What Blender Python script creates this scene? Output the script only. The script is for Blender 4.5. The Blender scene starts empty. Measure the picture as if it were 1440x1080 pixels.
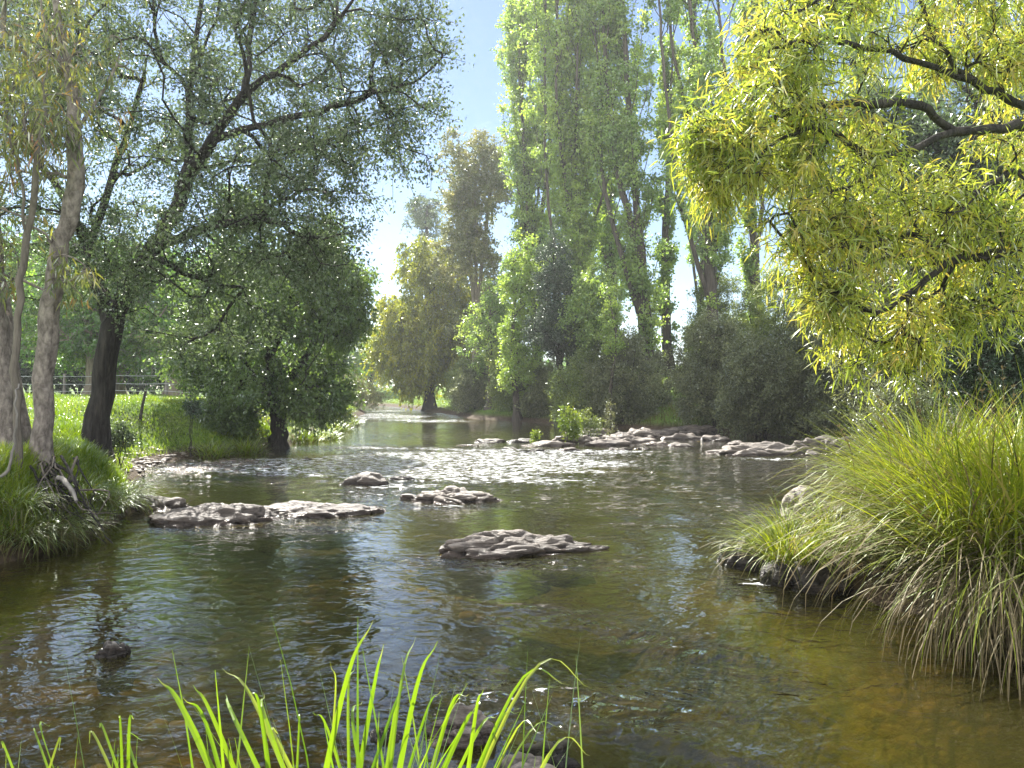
import bpy, math, random
import numpy as np
from mathutils import noise, Vector

SEED = 11
rng = np.random.default_rng(SEED)
random.seed(SEED)
noise.seed_set(5)
F, CX, CY, EYE = 1040.0, 720.0, 545.0, 2.0
SUN_AZ, SUN_EL = math.radians(-23.0), math.radians(45.0)   # azimuth from +Y towards +X


def W(px, py, d):
    """point seen at photo pixel (px,py) standing d metres in front of the camera"""
    return np.array([(px - CX) / F * d, d, EYE - (py - CY) / F * d])


def G(px, py, z=0.0):
    """point of the level z seen at the photo pixel"""
    d = F * (EYE - z) / (py - CY)
    return np.array([(px - CX) / F * d, d, z])


col = bpy.context.scene.collection
scene = bpy.context.scene

# ------------------------------------------------------------------ materials


def new_mat(name):
    m = bpy.data.materials.new(name)
    m.use_nodes = True
    nt = m.node_tree
    nt.nodes.clear()
    out = nt.nodes.new('ShaderNodeOutputMaterial')
    return m, nt, out


def nd(nt, t, **kw):
    n = nt.nodes.new('ShaderNode' + t)
    for k, v in kw.items():
        if k.startswith('i_'):
            key = k[2:].replace('_', ' ')
            n.inputs[key].default_value = v
        else:
            setattr(n, k, v)
    return n


def ramp(nt, src, stops, interp='LINEAR'):
    r = nt.nodes.new('ShaderNodeValToRGB')
    r.color_ramp.interpolation = interp
    el = r.color_ramp.elements
    while len(el) < len(stops):
        el.new(0.5)
    for e, (p, c) in zip(el, stops):
        e.position = p
        e.color = (c[0], c[1], c[2], 1) if not isinstance(c, (int, float)) else (c, c, c, 1)
    nt.links.new(src, r.inputs[0])
    return r.outputs[0]


def leaf_mat(name, cols, trans=1.6, tmix=0.5, gloss=0.05, rough=0.42, tcol=None, fres=0.22):
    """cols: colours spread over the per-leaf random value"""
    m, nt, out = new_mat(name)
    L = nt.links.new
    a = nd(nt, 'Attribute', attribute_name='rnd')
    n = len(cols)
    c = ramp(nt, a.outputs['Fac'], [(i / max(1, n - 1), k) for i, k in enumerate(cols)])
    d = nd(nt, 'BsdfDiffuse')
    t = nd(nt, 'BsdfTranslucent')
    g = nd(nt, 'BsdfGlossy', i_Roughness=rough)
    g.inputs['Color'].default_value = (0.9, 0.95, 0.9, 1)
    L(c, d.inputs['Color'])
    mul = nd(nt, 'MixRGB', blend_type='MULTIPLY')
    mul.inputs['Fac'].default_value = 1
    tc = tcol or (1.25, 1.15, 0.45)
    mul.inputs['Color2'].default_value = (tc[0] * trans, tc[1] * trans, tc[2] * trans, 1)
    L(c, mul.inputs['Color1'])
    L(mul.outputs[0], t.inputs['Color'])
    m1 = nd(nt, 'MixShader')
    m1.inputs[0].default_value = tmix
    L(d.outputs[0], m1.inputs[1]); L(t.outputs[0], m1.inputs[2])
    fr = nd(nt, 'Fresnel', i_IOR=1.35)
    ma = nd(nt, 'Math', operation='MULTIPLY_ADD')
    L(fr.outputs[0], ma.inputs[0]); ma.inputs[1].default_value = fres; ma.inputs[2].default_value = gloss * 0.4
    m2 = nd(nt, 'MixShader')
    L(ma.outputs[0], m2.inputs[0])
    L(m1.outputs[0], m2.inputs[1]); L(g.outputs[0], m2.inputs[2])
    L(m2.outputs[0], out.inputs['Surface'])
    return m


def bark_mat(name, stops, scale=(6, 6, 1.2), bump=0.02, rough=0.9, patch=None):
    m, nt, out = new_mat(name)
    L = nt.links.new
    tc = nd(nt, 'TexCoord')
    mp = nd(nt, 'Mapping')
    mp.inputs['Scale'].default_value = scale
    L(tc.outputs['Object'], mp.inputs['Vector'])
    n1 = nd(nt, 'TexNoise', i_Scale=2.2, i_Detail=8.0, i_Roughness=0.68)
    L(mp.outputs[0], n1.inputs['Vector'])
    v = nd(nt, 'TexVoronoi', feature='DISTANCE_TO_EDGE', i_Scale=2.0)
    mixv = nd(nt, 'MixRGB'); mixv.inputs['Fac'].default_value = 0.2
    L(mp.outputs[0], mixv.inputs['Color1']); L(n1.outputs['Color'], mixv.inputs['Color2'])
    L(mixv.outputs[0], v.inputs['Vector'])
    c = ramp(nt, n1.outputs['Fac'], stops)
    if patch:
        n3 = nd(nt, 'TexNoise', i_Scale=patch[0], i_Detail=5.0, i_Roughness=0.6)
        L(tc.outputs['Object'], n3.inputs['Vector'])
        pf = ramp(nt, n3.outputs['Fac'], [(patch[1], 0.0), (patch[1] + 0.06, 1.0)])
        mx = nd(nt, 'MixRGB')
        L(pf, mx.inputs['Fac']); L(c, mx.inputs['Color1'])
        mx.inputs['Color2'].default_value = (*patch[2], 1)
        c = mx.outputs[0]
    p = nd(nt, 'BsdfPrincipled', i_Roughness=rough)
    p.inputs['Specular IOR Level'].default_value = 0.25
    L(c, p.inputs['Base Color'])
    vr = ramp(nt, v.outputs['Distance'], [(0.0, 0.0), (0.12, 1.0)])
    add = nd(nt, 'Math', operation='MULTIPLY_ADD'); L(vr, add.inputs[0]); add.inputs[1].default_value = 0.5
    L(n1.outputs['Fac'], add.inputs[2])
    b = nd(nt, 'Bump', i_Strength=1.0, i_Distance=bump)
    L(add.outputs[0], b.inputs['Height'])
    L(b.outputs[0], p.inputs['Normal'])
    L(p.outputs[0], out.inputs['Surface'])
    return m


def rock_mat(name, dark, mid, pale, moss=None):
    m, nt, out = new_mat(name)
    L = nt.links.new
    tc = nd(nt, 'TexCoord')
    geo = nd(nt, 'NewGeometry')
    mp = nd(nt, 'Mapping'); mp.inputs['Scale'].default_value = (0.7, 2.2, 6.0)
    mp.inputs['Rotation'].default_value = (0.15, 0.1, 0.4)
    L(geo.outputs['Position'], mp.inputs['Vector'])
    n1 = nd(nt, 'TexNoise', i_Scale=2.6, i_Detail=9.0, i_Roughness=0.62, i_Distortion=0.8)
    L(mp.outputs[0], n1.inputs['Vector'])
    n2 = nd(nt, 'TexNoise', i_Scale=34.0, i_Detail=7.0, i_Roughness=0.7)
    L(geo.outputs['Position'], n2.inputs['Vector'])
    c = ramp(nt, n1.outputs['Fac'], [(0.3, dark), (0.5, mid), (0.66, pale)])
    sp = nd(nt, 'MixRGB', blend_type='OVERLAY'); sp.inputs['Fac'].default_value = 0.6
    L(c, sp.inputs['Color1']); L(n2.outputs['Fac'], sp.inputs['Color2'])
    c = sp.outputs[0]
    if moss:
        n3 = nd(nt, 'TexNoise', i_Scale=3.3, i_Detail=6.0)
        L(geo.outputs['Position'], n3.inputs['Vector'])
        f = ramp(nt, n3.outputs['Fac'], [(0.52, 0.0), (0.62, 0.8)])
        mx = nd(nt, 'MixRGB'); L(f, mx.inputs['Fac']); L(c, mx.inputs['Color1'])
        mx.inputs['Color2'].default_value = (*moss, 1)
        c = mx.outputs[0]
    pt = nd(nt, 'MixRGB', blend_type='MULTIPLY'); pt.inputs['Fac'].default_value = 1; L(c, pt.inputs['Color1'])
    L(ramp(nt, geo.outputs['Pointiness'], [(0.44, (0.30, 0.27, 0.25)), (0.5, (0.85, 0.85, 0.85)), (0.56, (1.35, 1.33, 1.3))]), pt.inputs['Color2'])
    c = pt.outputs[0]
    # wet band just above the water line
    xyz = nd(nt, 'SeparateXYZ'); L(geo.outputs['Position'], xyz.inputs[0])
    ad = nd(nt, 'Math', operation='MULTIPLY_ADD'); L(n1.outputs['Fac'], ad.inputs[0]); ad.inputs[1].default_value = -0.12
    L(xyz.outputs['Z'], ad.inputs[2])
    wet = ramp(nt, ad.outputs[0], [(0.0, 1.0), (0.03, 0.0)])
    mw = nd(nt, 'MixRGB', blend_type='MULTIPLY'); L(wet, mw.inputs['Fac'])
    L(c, mw.inputs['Color1']); mw.inputs['Color2'].default_value = (0.42, 0.38, 0.36, 1)
    p = nd(nt, 'BsdfPrincipled')
    L(mw.outputs[0], p.inputs['Base Color'])
    rr = nd(nt, 'MapRange'); L(wet, rr.inputs['Value'])
    rr.inputs['To Min'].default_value = 0.55; rr.inputs['To Max'].default_value = 0.2
    L(rr.outputs[0], p.inputs['Roughness'])
    ad2 = nd(nt, 'Math', operation='MULTIPLY_ADD'); L(n2.outputs['Fac'], ad2.inputs[0]); ad2.inputs[1].default_value = 0.22
    L(n1.outputs['Fac'], ad2.inputs[2])
    b = nd(nt, 'Bump', i_Strength=1.0, i_Distance=0.09)
    L(ad2.outputs[0], b.inputs['Height']); L(b.outputs[0], p.inputs['Normal'])
    L(p.outputs[0], out.inputs['Surface'])
    return m


M = {}
M['oak_leaf'] = leaf_mat('oak_leaf', [(0.055, 0.085, 0.05), (0.09, 0.13, 0.072), (0.135, 0.18, 0.10)], trans=1.6, tmix=0.42, gloss=0.06, rough=0.35, tcol=(1.05, 1.05, 0.62))
M['elm_leaf'] = leaf_mat('elm_leaf', [(0.056, 0.101, 0.045), (0.101, 0.162, 0.062), (0.168, 0.241, 0.084)], trans=1.8, tmix=0.5, gloss=0.06, tcol=(1.1, 1.08, 0.5))
M['back_leaf'] = leaf_mat('back_leaf', [(0.051, 0.111, 0.038), (0.085, 0.186, 0.051), (0.169, 0.270, 0.051)], trans=1.9, tmix=0.5, gloss=0.05)
M['poplar_leaf'] = leaf_mat('poplar_leaf', [(0.108, 0.184, 0.065), (0.184, 0.280, 0.086), (0.302, 0.388, 0.108)], trans=1.9, tmix=0.5, gloss=0.08, tcol=(1.15, 1.1, 0.5))
M['poplar_pale'] = leaf_mat('poplar_pale', [(0.133, 0.217, 0.058), (0.217, 0.317, 0.075), (0.317, 0.399, 0.100)], trans=1.9, tmix=0.5, gloss=0.08, tcol=(1.15, 1.1, 0.5))
M['willow_leaf'] = leaf_mat('willow_leaf', [(0.14, 0.21, 0.035), (0.23, 0.30, 0.05), (0.35, 0.38, 0.08), (0.48, 0.38, 0.11)], trans=1.5, tmix=0.55, gloss=0.06, tcol=(1.2, 1.15, 0.5))
M['far_willow'] = leaf_mat('far_willow', [(0.12, 0.165, 0.022), (0.21, 0.245, 0.028), (0.33, 0.33, 0.035)], trans=1.6, tmix=0.5, gloss=0.04, tcol=(1.2, 1.1, 0.45))
M['brown_leaf'] = leaf_mat('brown_leaf', [(0.104, 0.130, 0.058), (0.169, 0.195, 0.085), (0.260, 0.260, 0.117)], trans=1.4, tmix=0.45, gloss=0.05, tcol=(1.1, 1.0, 0.6))
M['gum_leaf'] = leaf_mat('gum_leaf', [(0.06, 0.09, 0.04), (0.12, 0.16, 0.05), (0.20, 0.22, 0.06), (0.26, 0.12, 0.05)], trans=1.5, tmix=0.5, gloss=0.10)
M['shrub_leaf'] = leaf_mat('shrub_leaf', [(0.072, 0.088, 0.046), (0.149, 0.176, 0.088), (0.275, 0.303, 0.154)], trans=1.4, tmix=0.4, gloss=0.06, tcol=(1.1, 1.05, 0.6))
M['shrub_green'] = leaf_mat('shrub_green', [(0.079, 0.118, 0.044), (0.159, 0.218, 0.070), (0.277, 0.337, 0.099)], trans=1.5, tmix=0.45, gloss=0.06)
M['shrub_silver'] = leaf_mat('shrub_silver', [(0.10, 0.13, 0.075), (0.17, 0.20, 0.12), (0.25, 0.27, 0.17)], trans=1.2, tmix=0.4, gloss=0.06, tcol=(1.1, 1.05, 0.7))
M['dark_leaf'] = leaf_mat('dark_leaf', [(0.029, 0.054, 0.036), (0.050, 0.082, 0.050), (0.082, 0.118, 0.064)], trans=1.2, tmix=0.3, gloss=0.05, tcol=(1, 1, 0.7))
M['weed_leaf'] = leaf_mat('weed_leaf', [(0.080, 0.144, 0.024), (0.136, 0.208, 0.024), (0.208, 0.264, 0.040)], trans=1.6, tmix=0.5, gloss=0.05)
M['grass'] = leaf_mat('grass', [(0.07, 0.13, 0.014), (0.13, 0.20, 0.018), (0.21, 0.28, 0.025), (0.27, 0.28, 0.07)], trans=1.5, tmix=0.5, gloss=0.05, tcol=(1.1, 1.15, 0.4))
M['tussock'] = leaf_mat('tussock', [(0.104, 0.161, 0.019), (0.180, 0.236, 0.024), (0.274, 0.312, 0.038), (0.321, 0.274, 0.123)], trans=1.4, tmix=0.45, gloss=0.02, rough=0.5, fres=0.06, tcol=(1.15, 1.1, 0.45))
M['straw'] = leaf_mat('straw', [(0.090, 0.083, 0.038), (0.165, 0.135, 0.075), (0.247, 0.203, 0.128), (0.150, 0.173, 0.045)], trans=1.0, tmix=0.3, gloss=0.0, rough=0.6, fres=0.04, tcol=(1.1, 1.0, 0.7))
M['dry_grass'] = leaf_mat('dry_grass', [(0.06, 0.07, 0.025), (0.11, 0.11, 0.045), (0.19, 0.16, 0.08)], trans=1.1, tmix=0.35, gloss=0.0, fres=0.04)
M['fresh_blade'] = leaf_mat('fresh_blade', [(0.068, 0.136, 0.010), (0.116, 0.197, 0.014), (0.163, 0.238, 0.020), (0.224, 0.245, 0.061)], trans=1.5, tmix=0.5, gloss=0.06, tcol=(1.1, 1.15, 0.4))
M['bark_dark'] = bark_mat('bark_dark', [(0.3, (0.012, 0.011, 0.011)), (0.5, (0.035, 0.032, 0.031)), (0.7, (0.07, 0.062, 0.056))], bump=0.03)
M['bark_grey'] = bark_mat('bark_grey', [(0.3, (0.05, 0.04, 0.035)), (0.48, (0.19, 0.165, 0.15)), (0.66, (0.34, 0.30, 0.27))], scale=(5, 5, 2.5), bump=0.02, patch=(3.0, 0.6, (0.33, 0.27, 0.24)))
M['bark_pop'] = bark_mat('bark_pop', [(0.3, (0.03, 0.026, 0.022)), (0.5, (0.075, 0.065, 0.055)), (0.7, (0.14, 0.12, 0.10))], scale=(4, 4, 0.5), bump=0.04)
M['bark_pale'] = bark_mat('bark_pale', [(0.3, (0.12, 0.10, 0.08)), (0.5, (0.22, 0.19, 0.15)), (0.7, (0.34, 0.30, 0.25))], bump=0.02)
M['twig_grey'] = bark_mat('twig_grey', [(0.3, (0.08, 0.07, 0.06)), (0.7, (0.2, 0.175, 0.15))], bump=0.01)
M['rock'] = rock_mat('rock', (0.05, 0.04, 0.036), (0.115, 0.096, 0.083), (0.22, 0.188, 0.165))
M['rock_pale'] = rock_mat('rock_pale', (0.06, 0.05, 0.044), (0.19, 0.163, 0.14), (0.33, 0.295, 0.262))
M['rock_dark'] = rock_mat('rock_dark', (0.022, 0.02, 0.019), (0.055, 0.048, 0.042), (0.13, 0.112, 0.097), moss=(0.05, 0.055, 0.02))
M['wood'] = bark_mat('wood', [(0.3, (0.02, 0.018, 0.017)), (0.7, (0.07, 0.06, 0.055))], bump=0.008)
M['wood_grey'] = bark_mat('wood_grey', [(0.3, (0.13, 0.12, 0.11)), (0.7, (0.30, 0.28, 0.26))], bump=0.008)


def wire_mat():
    m, nt, out = new_mat('galvanised_wire')
    p = nd(nt, 'BsdfPrincipled', i_Roughness=0.35)
    p.inputs['Base Color'].default_value = (0.42, 0.45, 0.46, 1)
    p.inputs['Metallic'].default_value = 0.6
    nt.links.new(p.outputs[0], out.inputs['Surface'])
    return m


M['wire'] = wire_mat()

# ------------------------------------------------------------------ mesh helpers


def mesh_np(name, V, Q, rnd=None, smooth=False):
    """V (n,3); Q (m,k) faces with k corners each"""
    me = bpy.data.meshes.new(name)
    V = np.ascontiguousarray(V, dtype=np.float32)
    Q = np.ascontiguousarray(Q, dtype=np.int32)
    k = Q.shape[1]
    me.vertices.add(len(V)); me.vertices.foreach_set('co', V.ravel())
    me.loops.add(Q.size); me.loops.foreach_set('vertex_index', Q.ravel())
    me.polygons.add(len(Q))
    me.polygons.foreach_set('loop_start', np.arange(0, Q.size, k, dtype=np.int32))
    try:
        me.polygons.foreach_set('loop_total', np.full(len(Q), k, dtype=np.int32))
    except Exception:
        pass
    me.polygons.foreach_set('use_smooth', np.full(len(Q), smooth, dtype=bool))
    if rnd is not None:
        a = me.attributes.new('rnd', 'FLOAT', 'POINT')
        a.data.foreach_set('value', np.ascontiguousarray(rnd, dtype=np.float32))
    me.update(calc_edges=True)
    return me


def link(name, me, mat, parent=None, loc=(0, 0, 0)):
    o = bpy.data.objects.new(name, me)
    if mat is not None:
        me.materials.append(mat)
    col.objects.link(o)
    o.location = loc
    if parent is not None:
        o.parent = parent
    return o


def tag(o, label=None, cat=None, group=None, kind=None):
    if label: o['label'] = label
    if cat: o['category'] = cat
    if group: o['group'] = group
    if kind: o['kind'] = kind
    return o


def thing(name, label, cat, loc=(0, 0, 0), group=None):
    o = bpy.data.objects.new(name, None)
    o.empty_display_size = 0.2
    col.objects.link(o)
    o.location = [float(v) for v in loc]
    return tag(o, label, cat, group)


def part(name, V, Q, mat, parent, rnd=None, smooth=False):
    return link(name, mesh_np(name, V - np.array(parent.location), Q, rnd, smooth), mat, parent)


def solo(name, V, Q, mat, loc, label, cat, group=None, rnd=None, smooth=False):
    return tag(link(name, mesh_np(name, V - np.array(loc), Q, rnd, smooth), mat, None, [float(v) for v in loc]), label, cat, group)


def copy_tree(o, loc, rz, sc, label, group=None):
    c = o.copy(); col.objects.link(c)
    c.location = [float(v) for v in loc]; c.rotation_euler = (0, 0, rz); c.scale = (sc, sc, sc) if np.isscalar(sc) else sc
    c['label'] = label
    if group: c['group'] = group
    for ch in list(o.children):
        d = ch.copy(); col.objects.link(d); d.parent = c
    return c


def norm(v):
    return v / np.maximum(np.linalg.norm(v, axis=-1, keepdims=True), 1e-9)


def rand_dirs(n, r=None):
    r = r or rng
    return norm(r.normal(size=(n, 3)))


def perp(d, r=None):
    r = r or rng
    a = np.cross(d, rand_dirs(len(d), r))
    return norm(a)


def cat_mesh(parts):
    Vs, Qs, Rs, off = [], [], [], 0
    for p in parts:
        V, Q = p[0], p[1]
        Vs.append(V); Qs.append(Q + off); off += len(V)
        if len(p) > 2: Rs.append(p[2])
    return np.concatenate(Vs), np.concatenate(Qs), (np.concatenate(Rs) if Rs else None)


def leaves(c, d, L, Wd, rnd, fold=0.12, side=None):
    """kite leaves: base c, axis d, length L, width Wd (arrays)"""
    n = len(c)
    L = np.broadcast_to(L, n)[:, None]; Wd = np.broadcast_to(Wd, n)[:, None]
    s = perp(d) if side is None else side
    nn = norm(np.cross(d, s))
    b = c
    t = c + d * L - nn * L * fold
    l = c + d * L * 0.42 + s * Wd * 0.5 + nn * L * fold * 0.5
    r = c + d * L * 0.42 - s * Wd * 0.5 + nn * L * fold * 0.5
    V = np.stack([b, r, t, l], 1).reshape(-1, 3)
    Q = np.arange(4 * n).reshape(-1, 4)
    return V, Q, np.repeat(rnd, 4)


def long_leaves(c, d, L, Wd, rnd, droop=0.5):
    """lanceolate bent leaves, three quads each"""
    n = len(c)
    L = np.broadcast_to(L, n)[:, None]; Wd = np.broadcast_to(Wd, n)[:, None]
    s = perp(d)
    g = np.array([0, 0, -1.0])
    ts = [0.0, 0.3, 0.65, 1.0]
    ws = [0.16, 1.0, 0.72, 0.05]
    rows = []
    for t, w in zip(ts, ws):
        p = c + d * L * t + g * L * droop * t * t * 0.5
        rows.append(np.stack([p - s * Wd * w * 0.5, p + s * Wd * w * 0.5], 1))
    V = np.stack(rows, 1).reshape(n, 8, 3)
    base = np.array([[0, 1, 3, 2], [2, 3, 5, 4], [4, 5, 7, 6]])
    Q = (np.arange(n)[:, None, None] * 8 + base[None]).reshape(-1, 4)
    return V.reshape(-1, 3), Q, np.repeat(rnd, 8)


def blades(p0, az, th0, bend, L, Wd, rnd, seg=6, power=1.4, tipw=0.08):
    """grass blades: start points, azimuth, start tilt from vertical, added tilt at the tip, length, width"""
    n = len(p0)
    az = np.broadcast_to(az, n); th0 = np.broadcast_to(th0, n); bend = np.broadcast_to(bend, n)
    L = np.broadcast_to(L, n); Wd = np.broadcast_to(Wd, n)
    out = np.stack([np.cos(az), np.sin(az), np.zeros(n)], 1)
    tw = rng.uniform(-0.9, 0.9, n)
    sd = np.stack([-np.sin(az + tw), np.cos(az + tw), np.zeros(n)], 1)
    p = p0.copy(); rows = []
    for i in range(seg + 1):
        t = i / seg
        w = Wd * (tipw + (1 - tipw) * min(1.0, (1 - t) * 1.7) ** 0.8) * (0.75 + 0.25 * min(1, t * 4))
        rows.append(np.stack([p - sd * w[:, None] * 0.5, p + sd * w[:, None] * 0.5], 1))
        th = th0 + bend * ((i + 0.5) / seg) ** power
        p = p + (out * np.sin(th)[:, None] + np.array([0, 0, 1.0]) * np.cos(th)[:, None]) * (L / seg)[:, None]
    k = 2 * (seg + 1)
    V = np.stack(rows, 1).reshape(n * k, 3)
    base = np.array([[2 * i, 2 * i + 1, 2 * i + 3, 2 * i + 2] for i in range(seg)])
    Q = (np.arange(n)[:, None, None] * k + base[None]).reshape(-1, 4)
    return V, Q, np.repeat(rnd, k)


def spline(pts, per=6, jit=0.0):
    pts = np.array(pts, float)
    P = np.vstack([2 * pts[0] - pts[1], pts, 2 * pts[-1] - pts[-2]])
    res = []
    for i in range(1, len(P) - 2):
        p0, p1, p2, p3 = P[i - 1], P[i], P[i + 1], P[i + 2]
        for j in range(per):
            t = j / per
            res.append(0.5 * ((2 * p1) + (-p0 + p2) * t + (2 * p0 - 5 * p1 + 4 * p2 - p3) * t * t + (-p0 + 3 * p1 - 3 * p2 + p3) * t ** 3))
    res.append(P[-2])
    res = np.array(res)
    if jit: res[1:-1] += rng.normal(size=res[1:-1].shape) * jit
    return res


def tube(pts, rad, sides=8, rough=0.0, seed=0.0, lobes=None):
    """a limb with a ring per point; lobes: (count, depth array) for buttressed feet"""
    pts = np.asarray(pts, float); n = len(pts)
    rad = np.broadcast_to(rad, n)
    tg = np.gradient(pts, axis=0); tg = norm(tg)
    u = np.cross(tg[0], [0.31, 0.87, 0.2]); u /= np.linalg.norm(u)
    V = np.zeros((n, sides, 3)); a = np.arange(sides) * 2 * math.pi / sides
    for i in range(n):
        u = u - tg[i] * np.dot(u, tg[i]); u /= np.linalg.norm(u)
        w = np.cross(tg[i], u)
        r = np.full(sides, rad[i])
        if rough:
            for k in range(sides):
                q = pts[i] + (u * math.cos(a[k]) + w * math.sin(a[k])) * rad[i]
                r[k] *= 1 + rough * noise.fractal(Vector((q[0] * 4 + seed, q[1] * 4, q[2] * 1.6)), 0.8, 2.0, 4)
        if lobes is not None:
            r = r * (1 + lobes[1][i] * (0.5 + 0.5 * np.cos(a * lobes[0] + seed)))
        V[i] = pts[i] + np.outer(np.cos(a) * r, u) + np.outer(np.sin(a) * r, w)
    idx = np.arange(n * sides).reshape(n, sides)
    j = np.roll(idx, -1, 1)
    Q = np.stack([idx[:-1], j[:-1], j[1:], idx[1:]], -1).reshape(-1, 4)
    return V.reshape(-1, 3), Q


def noise1(p, s, o=0.0):
    return noise.noise(Vector((p[0] * s + o, p[1] * s + o * 0.7, p[2] * s - o)))


class Skel:
    def __init__(self):
        self.p = np.zeros((40000, 3)); self.d = np.zeros((40000, 3)); self.par = np.full(40000, -1, int)
        self.main = np.zeros(40000, bool); self.plen = np.zeros(40000); self.n = 0

    def add(self, p, par, main=False):
        i = self.n
        self.p[i] = p; self.par[i] = par; self.main[i] = main
        if par >= 0:
            v = p - self.p[par]; l = np.linalg.norm(v)
            self.d[i] = v / max(l, 1e-9); self.plen[i] = self.plen[par] + l
        else:
            self.d[i] = (0, 0, 1)
        self.n += 1
        return i

    def chain(self, pts, par=-1, main=False):
        for p in pts:
            par = self.add(np.asarray(p, float), par, main)
        return par

    def limb(self, pts, per=4, jit=0.02):
        s = spline(pts, per, jit)
        if self.n == 0:
            return self.chain(s, -1, True)
        k = int(np.argmin(np.linalg.norm(self.p[:self.n] - s[0], axis=1)))
        return self.chain(s[1:], k, True)

    def reach(self, c, up=0.3, back=0.5, pl=0.12, seg=0.35, jit=0.05, sag=0.0):
        P = self.p[:self.n]; v = c - P; d = np.linalg.norm(v, axis=1) + 1e-9
        cs = (v * self.d[:self.n]).sum(1) / d
        cost = d * (1 + back * (1 - cs)) + up * np.maximum(0, P[:, 2] - c[2]) + pl * self.plen[:self.n]
        k = int(np.argmin(cost)); p0 = P[k].copy(); dd = self.d[k]
        L = d[k]
        m = max(2, int(L / seg))
        ctl = p0 + norm(dd + norm(c - p0) * 0.7) * L * 0.45 + np.array([0, 0, sag * L])
        par = k
        for i in range(1, m + 1):
            t = i / m
            q = (1 - t) ** 2 * p0 + 2 * t * (1 - t) * ctl + t * t * c
            if i < m: q = q + rng.normal(size=3) * jit * min(1.0, L)
            par = self.add(q, par)
        return par

    def radii(self, r0, rtip):
        n = self.n; cnt = np.zeros(n); par = self.par[:n]
        haskid = np.zeros(n, bool); haskid[par[par >= 0]] = True
        cnt[~haskid] = 1
        for i in range(n - 1, 0, -1):
            if par[i] >= 0: cnt[par[i]] += cnt[i]
        e = math.log(r0 / rtip) / math.log(max(2, cnt[0]))
        return rtip * cnt ** e

    def segs(self, rad, idx, sides):
        """separate tapered pieces for the nodes idx (joined to their parents)"""
        par = self.par[idx]
        a, b = self.p[par], self.p[idx]
        db = self.d[idx]; da = self.d[par]
        same = (da * db).sum(1, keepdims=True) > 0.75
        da = np.where(same, da, db)
        ra = np.minimum(rad[par], rad[idx] * 1.35); rb = rad[idx]
        an = np.arange(sides) * 2 * math.pi / sides
        ref = np.array([0.31, 0.87, 0.2])
        rings = []
        for c, d, r in ((a, da, ra), (b, db, rb)):
            u = norm(np.cross(d, ref)); w = np.cross(d, u)
            rings.append(c[:, None] + (u[:, None] * np.cos(an)[None, :, None] + w[:, None] * np.sin(an)[None, :, None]) * r[:, None, None])
        n = len(idx)
        V = np.concatenate(rings, 1)
        k = np.arange(sides); j = (k + 1) % sides
        base = np.stack([k, j, j + sides, k + sides], 1)
        Q = (np.arange(n)[:, None, None] * 2 * sides + base[None]).reshape(-1, 4)
        return V.reshape(-1, 3), Q


def blob(px, py, rx, ry, d, rd, w=1.0):
    return (W(px, py, d), np.array([rx * d / F, rd, ry * d / F]), w)


def clumps_in(blobs, n, gap=-0.1, gs=0.6, shell=2.2, off=0.0):
    wt = np.array([b[2] * (b[1][0] * b[1][1] * b[1][2]) ** 0.7 for b in blobs]); wt /= wt.sum()
    res = []; tries = 0
    while len(res) < n:
        tries += 1
        if tries > 6 * n: gap -= 0.001
        b = blobs[rng.choice(len(blobs), p=wt)]
        v = rng.normal(size=3); v /= np.linalg.norm(v)
        p = b[0] + v * b[1] * rng.uniform() ** (1 / shell)
        if noise1(p, gs, off) > gap + rng.uniform(-0.12, 0.12):
            res.append(p)
    return np.array(res)


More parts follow.
